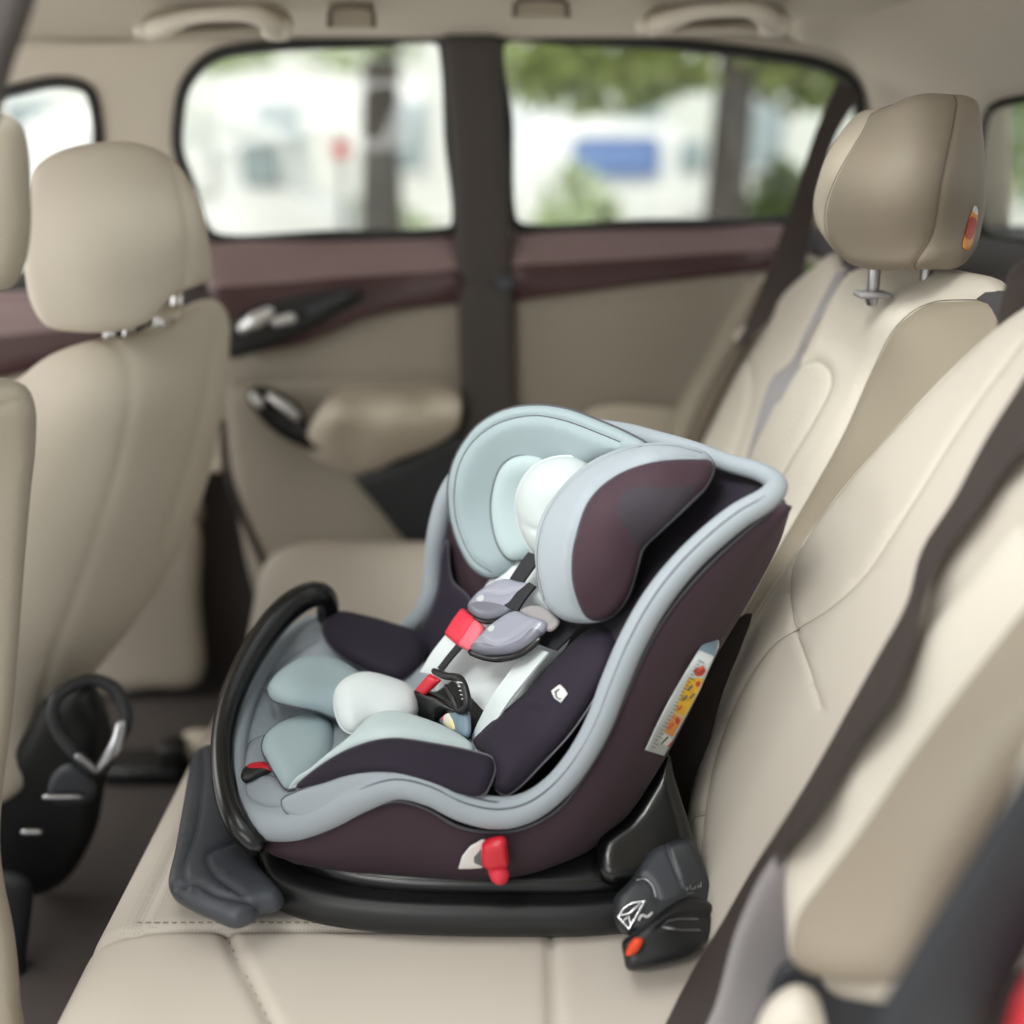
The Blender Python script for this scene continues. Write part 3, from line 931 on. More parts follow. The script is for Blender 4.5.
tg = pillow('headrest_tag', [(963, 248), (966, 230), (971, 213), (975, 205), (978, 212), (975, 232), (969, 250)], hb, [M['st_org'], M['st_red'], M['st_pale']], bulge=.002, edge=3, thick=.002, parent=hr, res=2.5,
       regions=[([(965, 238), (971, 216), (976, 222), (969, 240)], 1), ([(972, 209), (976, 203), (979, 211), (975, 215)], 2)])
tg['label'] = 'orange and red tag'
for (x, y) in ((874, 279), (926, 277)):
    p = at(x, y, 1.46)
    MB().tube([p + Vector((0, 0, -.03)), p + Vector((0, 0, .035))], .008, 0, 12).build('headrest_post', M['steel'], hr)
    MB().box(p + Vector((0, .0, -.020)), (.042, .035, .008), 0, .0035).build('post_collar', M['belt_g'], mbk)

fbk = thing('leather_bench_backrest', (.40, 2.0, .40), 'cream outer rear backrest against the far door', 'car seat backrest', 'rear backrests')
farb = rbf((835, 255, 1.90), (765, 320, 2.05), (745, 345, 2.08), (703, 425, 2.12), (800, 380, 1.88), (760, 470, 1.9), (835, 300, 1.86), (700, 520, 2.0))
pillow('backrest_panel', [(840, 252), (815, 268), (790, 290), (765, 320), (748, 345), (727, 385), (706, 425), (690, 455), (680, 500), (720, 540), (760, 480), (800, 390), (840, 305)], farb, [M['cream'], M['seam_dk']],
       bulge=.03, edge=16, thick=.12, parent=fbk, res=7, seams=[[(752, 345), (760, 370), (762, 395), (750, 440), (735, 480)]], seam_d=.006)
pillow('side_bolster', [(770, 272), (745, 290), (722, 325), (700, 365), (680, 400), (668, 430), (660, 470), (690, 480), (698, 440), (718, 398), (742, 355), (752, 325), (762, 298)], flat(2.16), [M['taupe']],
       bulge=.04, edge=16, thick=.08, parent=fbk, res=6)
MB().tube(line3([(748, 335, 2.0), (722, 380, 2.03), (700, 425, 2.05), (688, 455, 2.06)], 14), [.012, .016, .018, .02], 0, 8).build('bolster_gap', M['seam_dk'], fbk)
MB().tube(line3([(740, 338, 2.04), (748, 331, 2.04)], 4), .014, 0, 8).build('belt_guide', M['cream'], fbk)

# ---- seat belts
def belt(name, Lp, Rp, base, label, m, th=.0025, n=60, flat_=False):
    A = on_line(Lp, base, n); B = on_line(Rp, base, n)
    b = MB(); b.ribbon(A, B, th)
    o = b.build(name, m, auto=40); tag(o, label, 'seat belt', 'rear seat belts')
    return o
nbf = skin_of([NB, BO], .004, lambda a, b: BP(a, b) - .03)
_pts = [(1040, 380), (985, 440), (953, 500), (1000, 480), (921, 551), (940, 556), (907, 602), (920, 625), (876, 659), (895, 694), (845, 715), (865, 730), (805, 786), (822, 803), (753, 868), (785, 850), (725, 920), (742, 932)]
def _mn(a, b):
    return min(nbf(a + i, b + j) for i in (-9, 0, 9) for j in (-9, 0, 9))
dB = rbf(*[(a, b, _mn(a, b) - .008) for a, b in _pts], (690, 985, nbf(725, 920) - .05), (655, 1045, nbf(725, 920) - .09), (700, 1045, nbf(742, 932) - .11))
belt('seat_belt', [(1060, 320), (1024, 378), (985, 440), (953, 500), (921, 551), (907, 602), (876, 659), (845, 715), (805, 786), (753, 868), (722, 922), (690, 975), (655, 1045)],
     [(1080, 380), (1030, 440), (1004, 470), (981, 502), (940, 558), (921, 602), (916, 634), (895, 694), (865, 732), (822, 803), (785, 850), (742, 932), (697, 1045)],
     dB, 'dark brown seat belt across the stitched backrest nearest the child car seat', M['belt'])
belt('seat_belt', [(1012, 268), (1003, 298), (998, 326), (1002, 345)], [(1060, 230), (1030, 262), (1028, 300), (1030, 320)], flat(1.12), 'dark belt end looped over the top of the stitched backrest', M['belt'], n=20)
belt('seat_belt', [(838, 80), (816, 130), (793, 200), (768, 270), (745, 327), (735, 350)], [(861, 95), (836, 135), (817, 200), (801, 275), (775, 312), (750, 340)],
     rbf((840, 85, 2.2), (816, 130, 2.16), (793, 200, 2.1), (768, 270, 2.03), (748, 332, 1.98), (802, 275, 1.99), (817, 200, 2.08)), 'dark shoulder belt hanging beside the far window and far backrest', M['belt'])
belt('seat_belt', [(836, 272), (810, 322), (791, 361), (773, 377), (762, 403), (754, 431), (744, 466), (738, 490)], [(847, 268), (826, 308), (806, 342), (794, 382), (780, 405), (764, 436), (750, 468), (743, 492)],
     rbf((836, 272, 1.74), (791, 361, 1.73), (754, 431, 1.73), (806, 342, 1.70), (780, 405, 1.70), (745, 480, 1.73)), 'grey seat belt lying between the far and the middle backrest', M['belt_g'])
# belt and guide on the pillar behind the front seat
t = thing('front_seat_belt', at(225, 480, 2.2), 'dark front seat belt with cream guide on the far door pillar', 'seat belt')
pillow('belt_guide', [(207, 398), (214, 388), (223, 392), (226, 420), (229, 450), (224, 470), (212, 472), (205, 440)], flat(2.16), [M['tan_lt']], bulge=.015, edge=6, thick=.02, parent=t, res=4)
b = MB(); b.ribbon(line3([(219, 420, 2.13), (223, 470, 2.14), (240, 520, 2.18), (264, 572, 2.22)], 12), line3([(225, 420, 2.13), (231, 470, 2.14), (248, 518, 2.18), (272, 570, 2.22)], 12), .003)
b.build('strap', M['belt'], t)

# ---- front seats
fs = thing('leather_car_seat', (-.78, 1.8, .02), 'cream leather front seat in front of the far window, seen from behind', 'car seat', 'front seats')
FSB = pillow('backrest', [(16, 384), (50, 358), (90, 343), (130, 336), (165, 318), (195, 302), (214, 300), (226, 318), (224, 370), (214, 440), (198, 500), (165, 570), (128, 625), (85, 680), (55, 740), (20, 790), (-20, 810), (-80, 800), (-90, 600), (-60, 430)],
       rbf((16, 384, 1.66), (100, 350, 1.66), (120, 390, 1.62), (95, 500, 1.58), (60, 620, 1.54), (10, 780, 1.5), (226, 320, 1.98), (214, 440, 1.95), (165, 570, 1.86), (85, 690, 1.70), (-80, 700, 1.5), (160, 450, 1.76), (170, 340, 1.80)), [M['cream_front'], M['taupe'], M['seam_dk']],
       bulge=.03, edge=16, thick=.10, parent=fs, res=9, seam_d=.006, seam_w=4,
       seams=[[(100, 345), (118, 362), (121, 390), (108, 455), (85, 530), (58, 610), (36, 680), (20, 760)], [(205, 330), (196, 380), (182, 440), (150, 540)]])
pillow('backrest_bracket', [(160, 540), (164, 532), (160, 560), (120, 625), (100, 650), (92, 660), (98, 645), (130, 600)], flat(1.92), [M['tan_lt']], bulge=.01, edge=4, thick=.02, parent=fs, res=4)
FH = pillow('headrest', [(27, 240), (30, 200), (38, 168), (62, 152), (100, 145), (140, 147), (168, 162), (188, 192), (199, 225), (206, 262), (204, 280), (190, 286), (166, 296), (148, 318), (118, 329), (80, 331), (48, 325), (32, 300)],
       rbf((28, 240, 1.66), (100, 146, 1.68), (90, 240, 1.62), (150, 230, 1.63), (168, 220, 1.66), (205, 270, 1.80), (180, 180, 1.74), (80, 328, 1.66), (150, 312, 1.68)), [M['cream_front'], M['taupe'], M['seam_dk']],
       bulge=.045, edge=22, thick=.10, parent=fs, res=7, seam_d=.004, seam_w=3, seams=[[(140, 152), (156, 172), (165, 205), (168, 250), (160, 295), (150, 312)]])
for (x, y, x2, y2, Y) in ((112, 338, 108, 328, 1.69), (128, 334, 131, 320, 1.72), (160, 322, 160, 308, 1.76), (176, 310, 178, 296, 1.80)):
    MB().tube([at(x, y + 6, Y), at(x2, y2, Y)], .010, 0, 10).build('headrest_post', M['chrome'], FH)
MB().box(at(112, 344, 1.665), (.05, .03, .016), 0, .006).build('post_collar', M['tan_lt'], fs)
MB().box(at(172, 312, 1.76), (.04, .04, .02), 0, .008).build('post_collar', M['tan_lt'], fs)
sb = pillow('seat_base', [(44, 700), (90, 682), (112, 730), (104, 790), (96, 830), (64, 882), (24, 895), (4, 872), (-40, 860), (-40, 780), (20, 740)], flat(1.52), [M['black']], bulge=.03, edge=18, thick=.10, parent=fs, res=8)
MB().tube(line3([(55, 700, 1.46), (90, 680, 1.5), (115, 689, 1.5), (127, 716, 1.48), (119, 740, 1.46), (97, 772, 1.44), (77, 755, 1.44), (57, 728, 1.45)], 40, True), .010, 0, 8, closed=True).build('tilt_loop', M['char2'], sb)
MB().tube(line3([(121, 722, 1.45), (116, 745, 1.43), (97, 771, 1.42)], 10), [.008, .012, .006], 0, 8, flat_=.5).build('loop_trim', M['steel'], sb)
MB().tube(line3([(78, 756, 1.42), (96, 771, 1.42)], 5), .006, 0, 8).build('loop_trim', M['steel'], sb)
pillow('side_cover', [(52, 775), (72, 762), (96, 785), (92, 800), (50, 800)], flat(1.44), [M['char']], bulge=.012, edge=6, thick=.02, parent=sb, res=4)
MB().tube(line3([(45, 797, 1.42), (80, 797, 1.42)], 5), .005, 0, 6).build('rail_edge', M['steel'], sb)
MB().tube(line3([(24, 832, 1.42), (40, 832, 1.42)], 5), .006, 0, 6).build('rail_edge', M['steel'], sb)
pillow('lower_rail', [(5, 870), (30, 880), (26, 960), (22, 1060), (-40, 1060), (-40, 880)], flat(1.40), [M['seal_blue']], bulge=.02, edge=12, thick=.04, parent=fs, res=9)

ns = thing('leather_car_seat', (-.6, 1.0, .02), 'darker cream front seat cut by the left picture edge, nearest the open door', 'car seat', 'front seats')
pillow('backrest', [(-80, 384), (-20, 378), (8, 379), (26, 386), (35, 404), (36, 440), (30, 500), (24, 570), (18, 650), (12, 720), (4, 780), (0, 840), (4, 880), (14, 930), (20, 990), (20, 1070), (-100, 1070), (-110, 700)],
       rbf((-80, 384, 1.16), (20, 384, 1.16), (36, 440, 1.18), (20, 650, 1.12), (4, 800, 1.08), (20, 1000, 1.0), (-80, 1000, .98), (-80, 650, 1.08)), [M['taupe'], M['seam_dk']], bulge=.03, edge=16, thick=.09, parent=ns, res=9,
       seams=[[(0, 400), (22, 392), (32, 398)]], seam_d=.004)
nh = pillow('headrest', [(-90, 118), (-20, 112), (6, 114), (20, 123), (28, 146), (31, 190), (31, 230), (26, 262), (14, 286), (0, 291), (-60, 294), (-100, 280), (-110, 200)], flat(1.15), [M['taupe'], M['seam_dk']], bulge=.035, edge=16, thick=.09, parent=ns, res=7)
MB().tube([at(-25, 390, 1.18), at(-25, 285, 1.18)], .008).build('headrest_post', M['chrome'], nh)

# ---- loose bits on the floor
t = thing('floor_anchor', on_z(170, 770, 0), 'small black bracket with cream cap on the dark carpet', 'bracket')
p = on_z(172, 775, 0.0)
MB().box(p + Vector((-.05, 0, .02)), (.16, .09, .04), 0, .012).box(p + Vector((.01, -.01, .05)), (.05, .06, .07), 0, .012).build('bracket_body', M['black'], t)
MB().box(on_z(200, 745, .05), (.08, .07, .05), 0, .018).build('end_cap', M['tan_lt'], t)

# ---- near door edge, lower right
o = pillow('trim_6', [(1060, 715), (1024, 770), (985, 832), (930, 922), (880, 1005), (850, 1070), (985, 1070), (1010, 985), (1060, 890)], flat(.60), [M['seal_blue'], M['seal']], bulge=.014, edge=16, thick=.04, res=9, smooth=False,
       regions=[([(1060, 860), (1010, 940), (960, 1010), (930, 1080), (1080, 1080), (1080, 850)], 1, True)])
tag(o, kind='structure')
o = pillow('trim_7', [(1075, 905), (1040, 955), (1014, 1000), (995, 1070), (1080, 1070), (1080, 900)], flat(.565), [M['red_paint']], bulge=.015, edge=14, thick=.04, res=8, smooth=False)
tag(o, kind='structure')
#=PART3=
# ================================================================== THE CHILD SEAT
CS = thing('child_car_seat', (-.02, 1.28, .36), 'blue grey and plum child car seat on a black base, strapped on the rear bench', 'child car seat')

# station lists along the shell, front to top: near rim, near lower edge, far rim
Nst = [(256, 826, 1.125), (290, 836, 1.10), (327, 827, 1.085), (364, 808, 1.075), (398, 799, 1.07), (427, 807, 1.065), (460, 825, 1.06), (500, 830, 1.06), (529, 824, 1.06), (560, 805, 1.062), (585, 772, 1.066), (608, 733, 1.072), (625, 695, 1.08), (645, 650, 1.09), (670, 608, 1.10), (705, 567, 1.11), (745, 530, 1.12), (783, 500, 1.13)]
Bst = [(262, 838, 1.15), (276, 851, 1.13), (305, 866, 1.12), (352, 881, 1.11), (398, 889, 1.105), (440, 891, 1.10), (475, 889, 1.10), (508, 884, 1.10), (545, 872, 1.10), (590, 847, 1.105), (627, 812, 1.115), (657, 767, 1.13), (686, 714, 1.145), (713, 657, 1.16), (738, 615, 1.17), (758, 580, 1.175), (776, 545, 1.175), (789, 505, 1.145)]
Fst = [(312, 624, 1.50), (325, 630, 1.51), (342, 640, 1.52), (360, 648, 1.52), (378, 650, 1.52), (392, 645, 1.52), (405, 636, 1.51), (416, 625, 1.50), (425, 612, 1.49), (430, 600, 1.49), (432, 580, 1.49), (433, 555, 1.49), (436, 530, 1.48), (444, 500, 1.47), (462, 465, 1.45), (500, 438, 1.43), (550, 428, 1.41), (610, 430, 1.39)]
ns_ = 70
Np = [Vector(p) for p in smooth_line([at(*p) for p in Nst], ns_)]
def resamp(lst):
    """resample keeping the station pairing"""
    c = cr([at(*p) for p in lst], 12)
    return [Vector(p) for p in c]
Np, Bp, Fp = resamp(Nst), resamp(Bst), resamp(Fst)
ns_ = len(Np)
rings_in, rings_out = [], []
for i in range(ns_):
    t = i / (ns_ - 1)
    n, b, f = Np[i], Bp[i], Fp[i]
    d = b - n
    fb = f + Vector((d.x, -d.y * .9, d.z)) * (1 if t > .25 else .7)
    mid = (n + f) * .5
    # depth of the tub: shallow at the front, deep at the hip
    tan = (Np[min(i + 1, ns_ - 1)] - Np[max(i - 1, 0)]).normalized()
    acr = (f - n).normalized()
    nin = tan.cross(acr).normalized()
    if nin.z < 0: nin = -nin
    dep = .125 * min(1, t / .3) * (1.0 if t < .75 else 1 - .6 * (t - .75) / .25) + .02
    c1 = n.lerp(f, .16) - nin * dep * .75
    c2 = mid - nin * dep
    c3 = n.lerp(f, .84) - nin * dep * .75
    ring = [n, n.lerp(f, .03) - nin * dep * .3, n.lerp(f, .08) - nin * dep * .6, c1, n.lerp(f, .3) - nin * dep * .93, c2, n.lerp(f, .7) - nin * dep * .93, c3, n.lerp(f, .92) - nin * dep * .6, n.lerp(f, .97) - nin * dep * .3, f]
    rings_in.append(ring)
    out = []
    for k in range(9):
        s = k / 8
        p = n.lerp(b, s)
        p.y -= .020 * math.sin(math.pi * min(1, s * 1.05)) * (1 - .3 * t)
        out.append(p)
    und = nin * -1
    bm_ = (b + fb) * .5 + und * .02
    out += [b.lerp(fb, .08) + und * .010, b.lerp(fb, .25) + und * .018, bm_, b.lerp(fb, .75) + und * .018, fb]
    for k in range(1, 5):
        s = k / 4
        p = fb.lerp(f, s); p.y += .015 * math.sin(math.pi * s)
        out.append(p)
    rings_out.append(out)
mb = MB(); mb.loft(rings_out, closed=False, cap=False)
# front and top caps of the shell
k = len(rings_out[0])
SH = mb.build('shell', [M['maroon_fab']], CS)
m_ = SH.modifiers.new('thick', 'SOLIDIFY'); m_.thickness = .006; m_.offset = 0
LN_ = MB().loft(rings_in, closed=False, cap=False).build('inner_liner', [M['navy_deep']], CS)
m_ = LN_.modifiers.new('thick', 'SOLIDIFY'); m_.thickness = .004; m_.offset = 0
shb = skin_of([SH], 0, lambda a, b: 1.10)

# blue grey padded rim right round the seat
rim = [(240, 806, 1.15), (262, 822, 1.118), (290, 823, 1.098), (325, 812, 1.085), (362, 794, 1.075), (398, 783, 1.068), (432, 790, 1.062), (465, 806, 1.058), (500, 813, 1.055), (528, 807, 1.055), (553, 790, 1.058), (577, 762, 1.062), (598, 725, 1.068),
       (614, 684, 1.078), (633, 640, 1.088), (658, 597, 1.098), (692, 556, 1.108), (737, 517, 1.118), (768, 498, 1.128), (777, 486, 1.145), (764, 474, 1.18), (725, 462, 1.23), (690, 450, 1.28), (655, 440, 1.32), (620, 432, 1.37),
       (570, 428, 1.41), (515, 438, 1.43), (470, 464, 1.45), (448, 494, 1.47), (438, 530, 1.48), (434, 562, 1.49), (430, 596, 1.49), (414, 622, 1.50), (388, 640, 1.51), (350, 636, 1.51), (318, 622, 1.50), (286, 640, 1.45), (262, 670, 1.38), (244, 712, 1.30), (236, 750, 1.23), (234, 782, 1.18)]
rl = [at(*p) for p in rim]
rr = [.017, .019, .021, .021, .020, .018, .018, .018, .018, .0165, .0155, .015, .015, .0155, .0155, .0155, .015, .0145, .013, .012, .011, .011, .012, .012, .013, .013, .013, .013, .014, .015, .015, .015, .014, .013, .012, .012, .012, .012, .012, .013, .015]
R4 = np.array([list(p) + [r] for p, r in zip(rl, rr)])
rs = even(cr(R4, 8, True), n=260, closed=True)
mb = MB(); mb.tube([Vector(p[:3]) for p in rs], [p[3] for p in rs], 0, 16, closed=True)
RIM = mb.build('rim_trim', [M['grey_fab'], M['pip_dk']], CS)
# piping where rim meets the plum side panel
mb = MB(); mb.tube([p + Vector((0, -.004, 0)) for p in Np], .0022, 0, 6)
mb.build('side_piping', [M['pip_dk']], CS)
# stitched line along the inner face of the rim
mb = MB()
pl = [Vector(p[:3]) + (CAM - Vector(p[:3])).normalized() * p[3] * .86 + Vector((-.35, 0, .6)) * p[3] * .45 for p in rs[8:118]]
mb.tube(pl, .0008, 0, 5); mb.build('rim_stitching', [M['pip_dk']], CS)

# ---- front foot rest fabric
fb_ = rbf((250, 806, 1.15), (318, 624, 1.49), (240, 720, 1.31), (236, 770, 1.21), (345, 800, 1.10), (470, 770, 1.12), (400, 700, 1.34), (300, 740, 1.27), (440, 680, 1.36), (380, 650, 1.45))
FR = pillow('foot_rest', [(316, 622), (286, 640), (262, 668), (246, 708), (236, 752), (234, 785), (246, 806), (285, 814), (345, 800), (420, 780), (480, 770), (470, 700), (430, 665), (385, 650), (345, 634)], fb_, [M['grey_fab'], M['pip_dk']],
       bulge=.012, edge=12, thick=.04, parent=CS, res=6, seam_d=.004, seam_w=2.6, seam_mat=1, seam_lw=.6,
       seams=[[(246, 722), (262, 690), (290, 662), (318, 645)], [(238, 768), (252, 745), (268, 738), (282, 730)], [(240, 790), (262, 778), (288, 786)], [(256, 812), (290, 812)], [(262, 690), (270, 700), (276, 720)]])

def pad(name, outl, base, m, bulge=.014, edge=12, thick=.02, parent=CS, pip='pip_dk', res=5, label=None, **k):
    mats = m if isinstance(m, list) else ([M[m], M[pip]] if pip else [M[m]])
    o = pillow(name, outl, base, mats, bulge=bulge, edge=edge, thick=thick, parent=parent, res=res, piping=len(mats) - 1 if pip else None, **k)
    if label: o['label'] = label
    return o

# near lower ledge, doubled rim pad
pad('ledge_pad', [(282, 800), (296, 792), (318, 784), (345, 774), (372, 770), (396, 771), (430, 782), (470, 797), (505, 803), (530, 797), (545, 785), (548, 795), (530, 809), (500, 815), (465, 812), (430, 803), (398, 797), (370, 802), (338, 815), (305, 818), (286, 812)],
    rbf((282, 806, 1.09), (340, 800, 1.07), (400, 785, 1.062), (470, 805, 1.05), (545, 790, 1.055)), 'grey_fab', bulge=.006, edge=7, thick=.02)
# far side liner wall and armrest
pad('far_side_wing', [(447, 540), (452, 580), (470, 600), (468, 640), (445, 672), (420, 676), (415, 640), (428, 618), (438, 590), (442, 555)],
    rbf((447, 540, 1.46), (470, 640, 1.40), (420, 676, 1.42), (430, 615, 1.47)), 'navy', bulge=.006, edge=8, thick=.02)
pad('far_armrest', [(322, 626), (328, 617), (338, 612), (368, 617), (396, 625), (416, 632), (424, 642), (424, 660), (414, 672), (398, 681), (372, 673), (340, 655), (326, 640)],
    rbf((322, 626, 1.45), (368, 617, 1.47), (420, 640, 1.44), (398, 680, 1.36), (340, 655, 1.40)), 'navy', bulge=.018, edge=12, thick=.03)
# seat pads
pad('seat_back_pad', [(430, 770), (426, 730), (436, 690), (452, 650), (472, 612), (492, 578), (515, 556), (560, 550), (580, 590), (600, 625), (590, 640), (556, 664), (525, 698), (500, 722), (482, 745), (470, 768)],
    rbf((430, 760, 1.27), (472, 612, 1.36), (515, 560, 1.38), (590, 630, 1.235), (500, 722, 1.20), (470, 765, 1.20), (500, 650, 1.31)), 'white_fab', bulge=.016, edge=14, thick=.03, pip='pip_lt',
    seams=[[(470, 760), (482, 738), (512, 700), (552, 656)]], seam_d=.005, seam_w=3)
pad('far_leg_pad', [(268, 692), (273, 681), (284, 670), (304, 659), (327, 657), (350, 667), (366, 683), (362, 705), (346, 722), (333, 718), (318, 712), (286, 705), (272, 700)],
    rbf((268, 692, 1.30), (327, 657, 1.38), (366, 684, 1.33), (340, 718, 1.26), (290, 700, 1.26)), 'teal_fab', bulge=.022, edge=18, thick=.03)
pad('calf_pad', [(262, 750), (264, 738), (273, 728), (294, 718), (314, 714), (330, 722), (334, 738), (330, 757), (318, 772), (302, 786), (287, 790), (276, 776), (268, 762)],
    rbf((262, 750, 1.21), (300, 716, 1.28), (333, 735, 1.25), (290, 788, 1.14), (320, 770, 1.17)), 'teal_fab', bulge=.016, edge=16, thick=.03)
pad('leg_insert', [(334, 702), (336, 690), (346, 679), (364, 673), (388, 678), (410, 688), (420, 702), (416, 718), (400, 724), (372, 724), (356, 734), (344, 730), (337, 718)],
    rbf((334, 700, 1.26), (364, 674, 1.30), (412, 690, 1.30), (400, 722, 1.22), (352, 732, 1.20)), 'white_fab', bulge=.026, edge=22, thick=.03, pip='pip_lt')
pad('thigh_pad', [(290, 788), (298, 778), (312, 769), (330, 754), (348, 740), (366, 722), (380, 714), (396, 713), (420, 719), (450, 731), (470, 744), (477, 754), (450, 751), (420, 744), (392, 741), (362, 746), (330, 762), (306, 780)],
    rbf((290, 788, 1.115), (366, 722, 1.18), (396, 713, 1.20), (470, 744, 1.15), (392, 741, 1.115), (330, 762, 1.11)), 'pale_fab', bulge=.012, edge=9, thick=.03, pip='pip_lt')
pad('thigh_bolster', [(296, 788), (318, 768), (353, 748), (390, 739), (435, 744), (475, 752), (492, 758), (495, 768), (491, 782), (482, 796), (460, 795), (442, 790), (416, 781), (390, 773), (353, 775), (322, 784), (303, 789)],
    rbf((296, 788, 1.10), (390, 740, 1.105), (494, 765, 1.085), (482, 796, 1.055), (390, 773, 1.065), (322, 784, 1.08)), 'navy', bulge=.012, edge=11, thick=.04, pip='pip_mid', label='dark navy thigh bolster')
TB = pad('torso_bolster', [(474, 745), (484, 732), (494, 722), (525, 695), (556, 661), (580, 638), (597, 628), (612, 628), (619, 636), (614, 658), (598, 692), (570, 734), (540, 766), (518, 788), (506, 795), (495, 788), (495, 768), (486, 756)],
    rbf((474, 745, 1.16), (556, 660, 1.20), (606, 627, 1.20), (614, 658, 1.13), (570, 734, 1.10), (515, 788, 1.075), (494, 762, 1.10)), 'navy', bulge=.022, edge=20, thick=.05, pip='pip_mid', label='dark navy torso bolster',
    seams=[[(480, 748), (500, 725), (520, 714), (545, 712)]], seam_d=.004, seam_w=2.5)
tbb = skin_of([TB], .001)
bd = pillow('badge', [(551, 691), (560, 684), (565, 689), (568, 694), (561, 703), (554, 698)], tbb, [M['white_pl'], M['st_ink']], bulge=.002, edge=2, thick=.002, parent=TB, res=1.5, smooth=False,
       regions=[([(555, 692), (560, 688.5), (561, 690), (557.5, 693.5), (559, 698), (563, 698.5), (561, 700.5), (556.5, 698)], 1, True)])

# ---- headrest with two wings
HR = thing('headrest', (0, 0, 0), None, None); HR.parent = CS
farw = rbf((450, 480, 1.41), (455, 530, 1.40), (490, 577, 1.36), (537, 405, 1.37), (600, 422, 1.31), (640, 440, 1.265), (545, 500, 1.39), (529, 558, 1.37), (590, 462, 1.33), (490, 480, 1.41))
pillow('far_wing', [(448, 486), (452, 466), (460, 448), (478, 425), (504, 410), (536, 405), (568, 409), (603, 422), (630, 434), (648, 446), (625, 456), (590, 470), (570, 500), (552, 540), (529, 560), (509, 573), (490, 578), (473, 569), (459, 546), (450, 516)],
    farw, [M['teal_head'], M['grey_fab'], M['pip_dk']], bulge=.020, edge=20, thick=.05, parent=HR, res=5, piping=2, pip_r=.0018,
    seams=[[(492, 573), (476, 562), (464, 541), (456, 514), (455, 486), (460, 463), (474, 440), (500, 421), (536, 413), (568, 418), (603, 431), (625, 440)]], seam_d=.005, seam_w=2.6, seam_mat=2, seam_lw=.8)
pad('head_cushion', [(491, 512), (494, 485), (502, 466), (514, 457), (530, 455), (545, 460), (552, 500), (545, 545), (528, 558), (510, 560), (498, 545)],
    lambda a, b: farw(a, b) - .022, 'pale_head', bulge=.014, edge=14, thick=.015, parent=HR, pip='pip_dk')
pad('head_pillow', [(516, 505), (520, 485), (532, 468), (548, 459), (568, 456), (584, 460), (600, 475), (606, 510), (590, 550), (560, 565), (536, 556), (522, 534)],
    rbf((516, 505, 1.35), (560, 457, 1.33), (560, 560, 1.30), (606, 505, 1.30)), 'white_head', bulge=.045, edge=40, thick=.02, parent=HR, pip='pip_lt', seams=[[(520, 520), (545, 530), (570, 526)]], seam_d=.003, seam_w=4, label='white head pillow')
# near wing: grey front lip and plum outer side
outer = [(537, 566), (537, 540), (544, 515), (556, 497), (572, 479), (596, 461), (634, 447), (673, 445), (703, 452), (714, 466), (707, 486), (688, 506), (662, 530), (644, 548), (637, 570), (628, 598), (612, 616), (595, 622), (564, 619), (545, 601)]
plum = [(578, 585), (577, 560), (581, 540), (595, 503), (619, 482), (654, 469), (690, 465), (712, 466), (705, 486), (685, 504), (655, 532), (638, 549), (633, 572), (622, 602), (606, 619), (590, 615)]
nw = rbf((537, 560, 1.20), (572, 480, 1.24), (640, 447, 1.24), (714, 465, 1.20), (595, 503, 1.155), (578, 585, 1.145), (600, 620, 1.15), (640, 548, 1.145), (655, 468, 1.175), (650, 505, 1.14), (555, 605, 1.17), (608, 560, 1.13))
pillow('near_wing', outer, nw, [M['grey_fab'], M['plum2'], M['mesh'], M['pip_dk']], bulge=.016, edge=14, thick=.07, parent=HR, res=5, piping=3, pip_r=.0018,
    regions=[(plum, 1), ([(622, 500), (636, 493), (668, 490), (690, 490), (672, 514), (652, 530), (638, 546), (622, 525), (616, 512)], 2)],
    seams=[[(606, 619), (590, 615), (578, 587), (577, 560), (581, 538), (595, 503), (619, 482), (654, 469), (690, 465), (711, 466)],
           [(548, 598), (542, 570), (543, 545), (550, 520), (562, 500), (578, 483), (600, 467), (636, 453), (672, 451), (700, 457)]], seam_d=.005, seam_w=2.4, seam_mat=3, seam_lw=.8)
# structure behind the headrest, seen as a dark inner back with a mesh pocket
pad('back_panel', [(600, 470), (660, 445), (712, 464), (756, 480), (764, 486), (760, 500), (748, 508), (705, 536), (667, 570), (634, 609), (613, 650), (585, 690), (560, 640), (560, 560)],
    rbf((600, 470, 1.40), (700, 465, 1.30), (750, 490, 1.20), (705, 536, 1.17), (634, 609, 1.15), (590, 680, 1.16), (560, 600, 1.30)), [M['navy_deep'], M['navy'], M['navy_deep']], bulge=.004, edge=6, thick=.03, pip=None,
    regions=[([(716, 474), (746, 488), (740, 500), (690, 540), (672, 530), (700, 500)], 1)])

# ---- harness
HS = thing('harness', (0, 0, 0), None, None); HS.parent = CS
hz = rbf((430, 740, 1.25), (440, 690, 1.27), (420, 670, 1.31), (465, 630, 1.29), (500, 600, 1.30), (530, 560, 1.31), (520, 640, 1.22), (560, 625, 1.20), (480, 740, 1.165))
def hp(d): return lambda a, b: hz(a, b) - d
def strip(name, Lp, Rp, base, m, parent=HS, n=24, th=.003, label=None):
    b = MB(); b.ribbon(on_line(Lp, base, n), on_line(Rp, base, n), th)
    o = b.build(name, m, parent, auto=40)
    if label: o['label'] = label
    return o
strip('shoulder_strap', [(503, 590), (515, 570), (528, 552)], [(516, 592), (530, 572), (542, 556)], hp(.012), M['strap_k'], label='dark shoulder strap')
strip('shoulder_strap', [(528, 640), (550, 618), (570, 598)], [(556, 650), (574, 632), (590, 614)], hp(.004), M['strap_k'], label='dark shoulder strap')
strip('waist_strap', [(470, 740), (478, 722), (492, 696), (512, 668), (528, 646)], [(482, 748), (492, 728), (508, 702), (530, 674), (548, 652)], hp(.010), M['strap_w'], label='white strap')
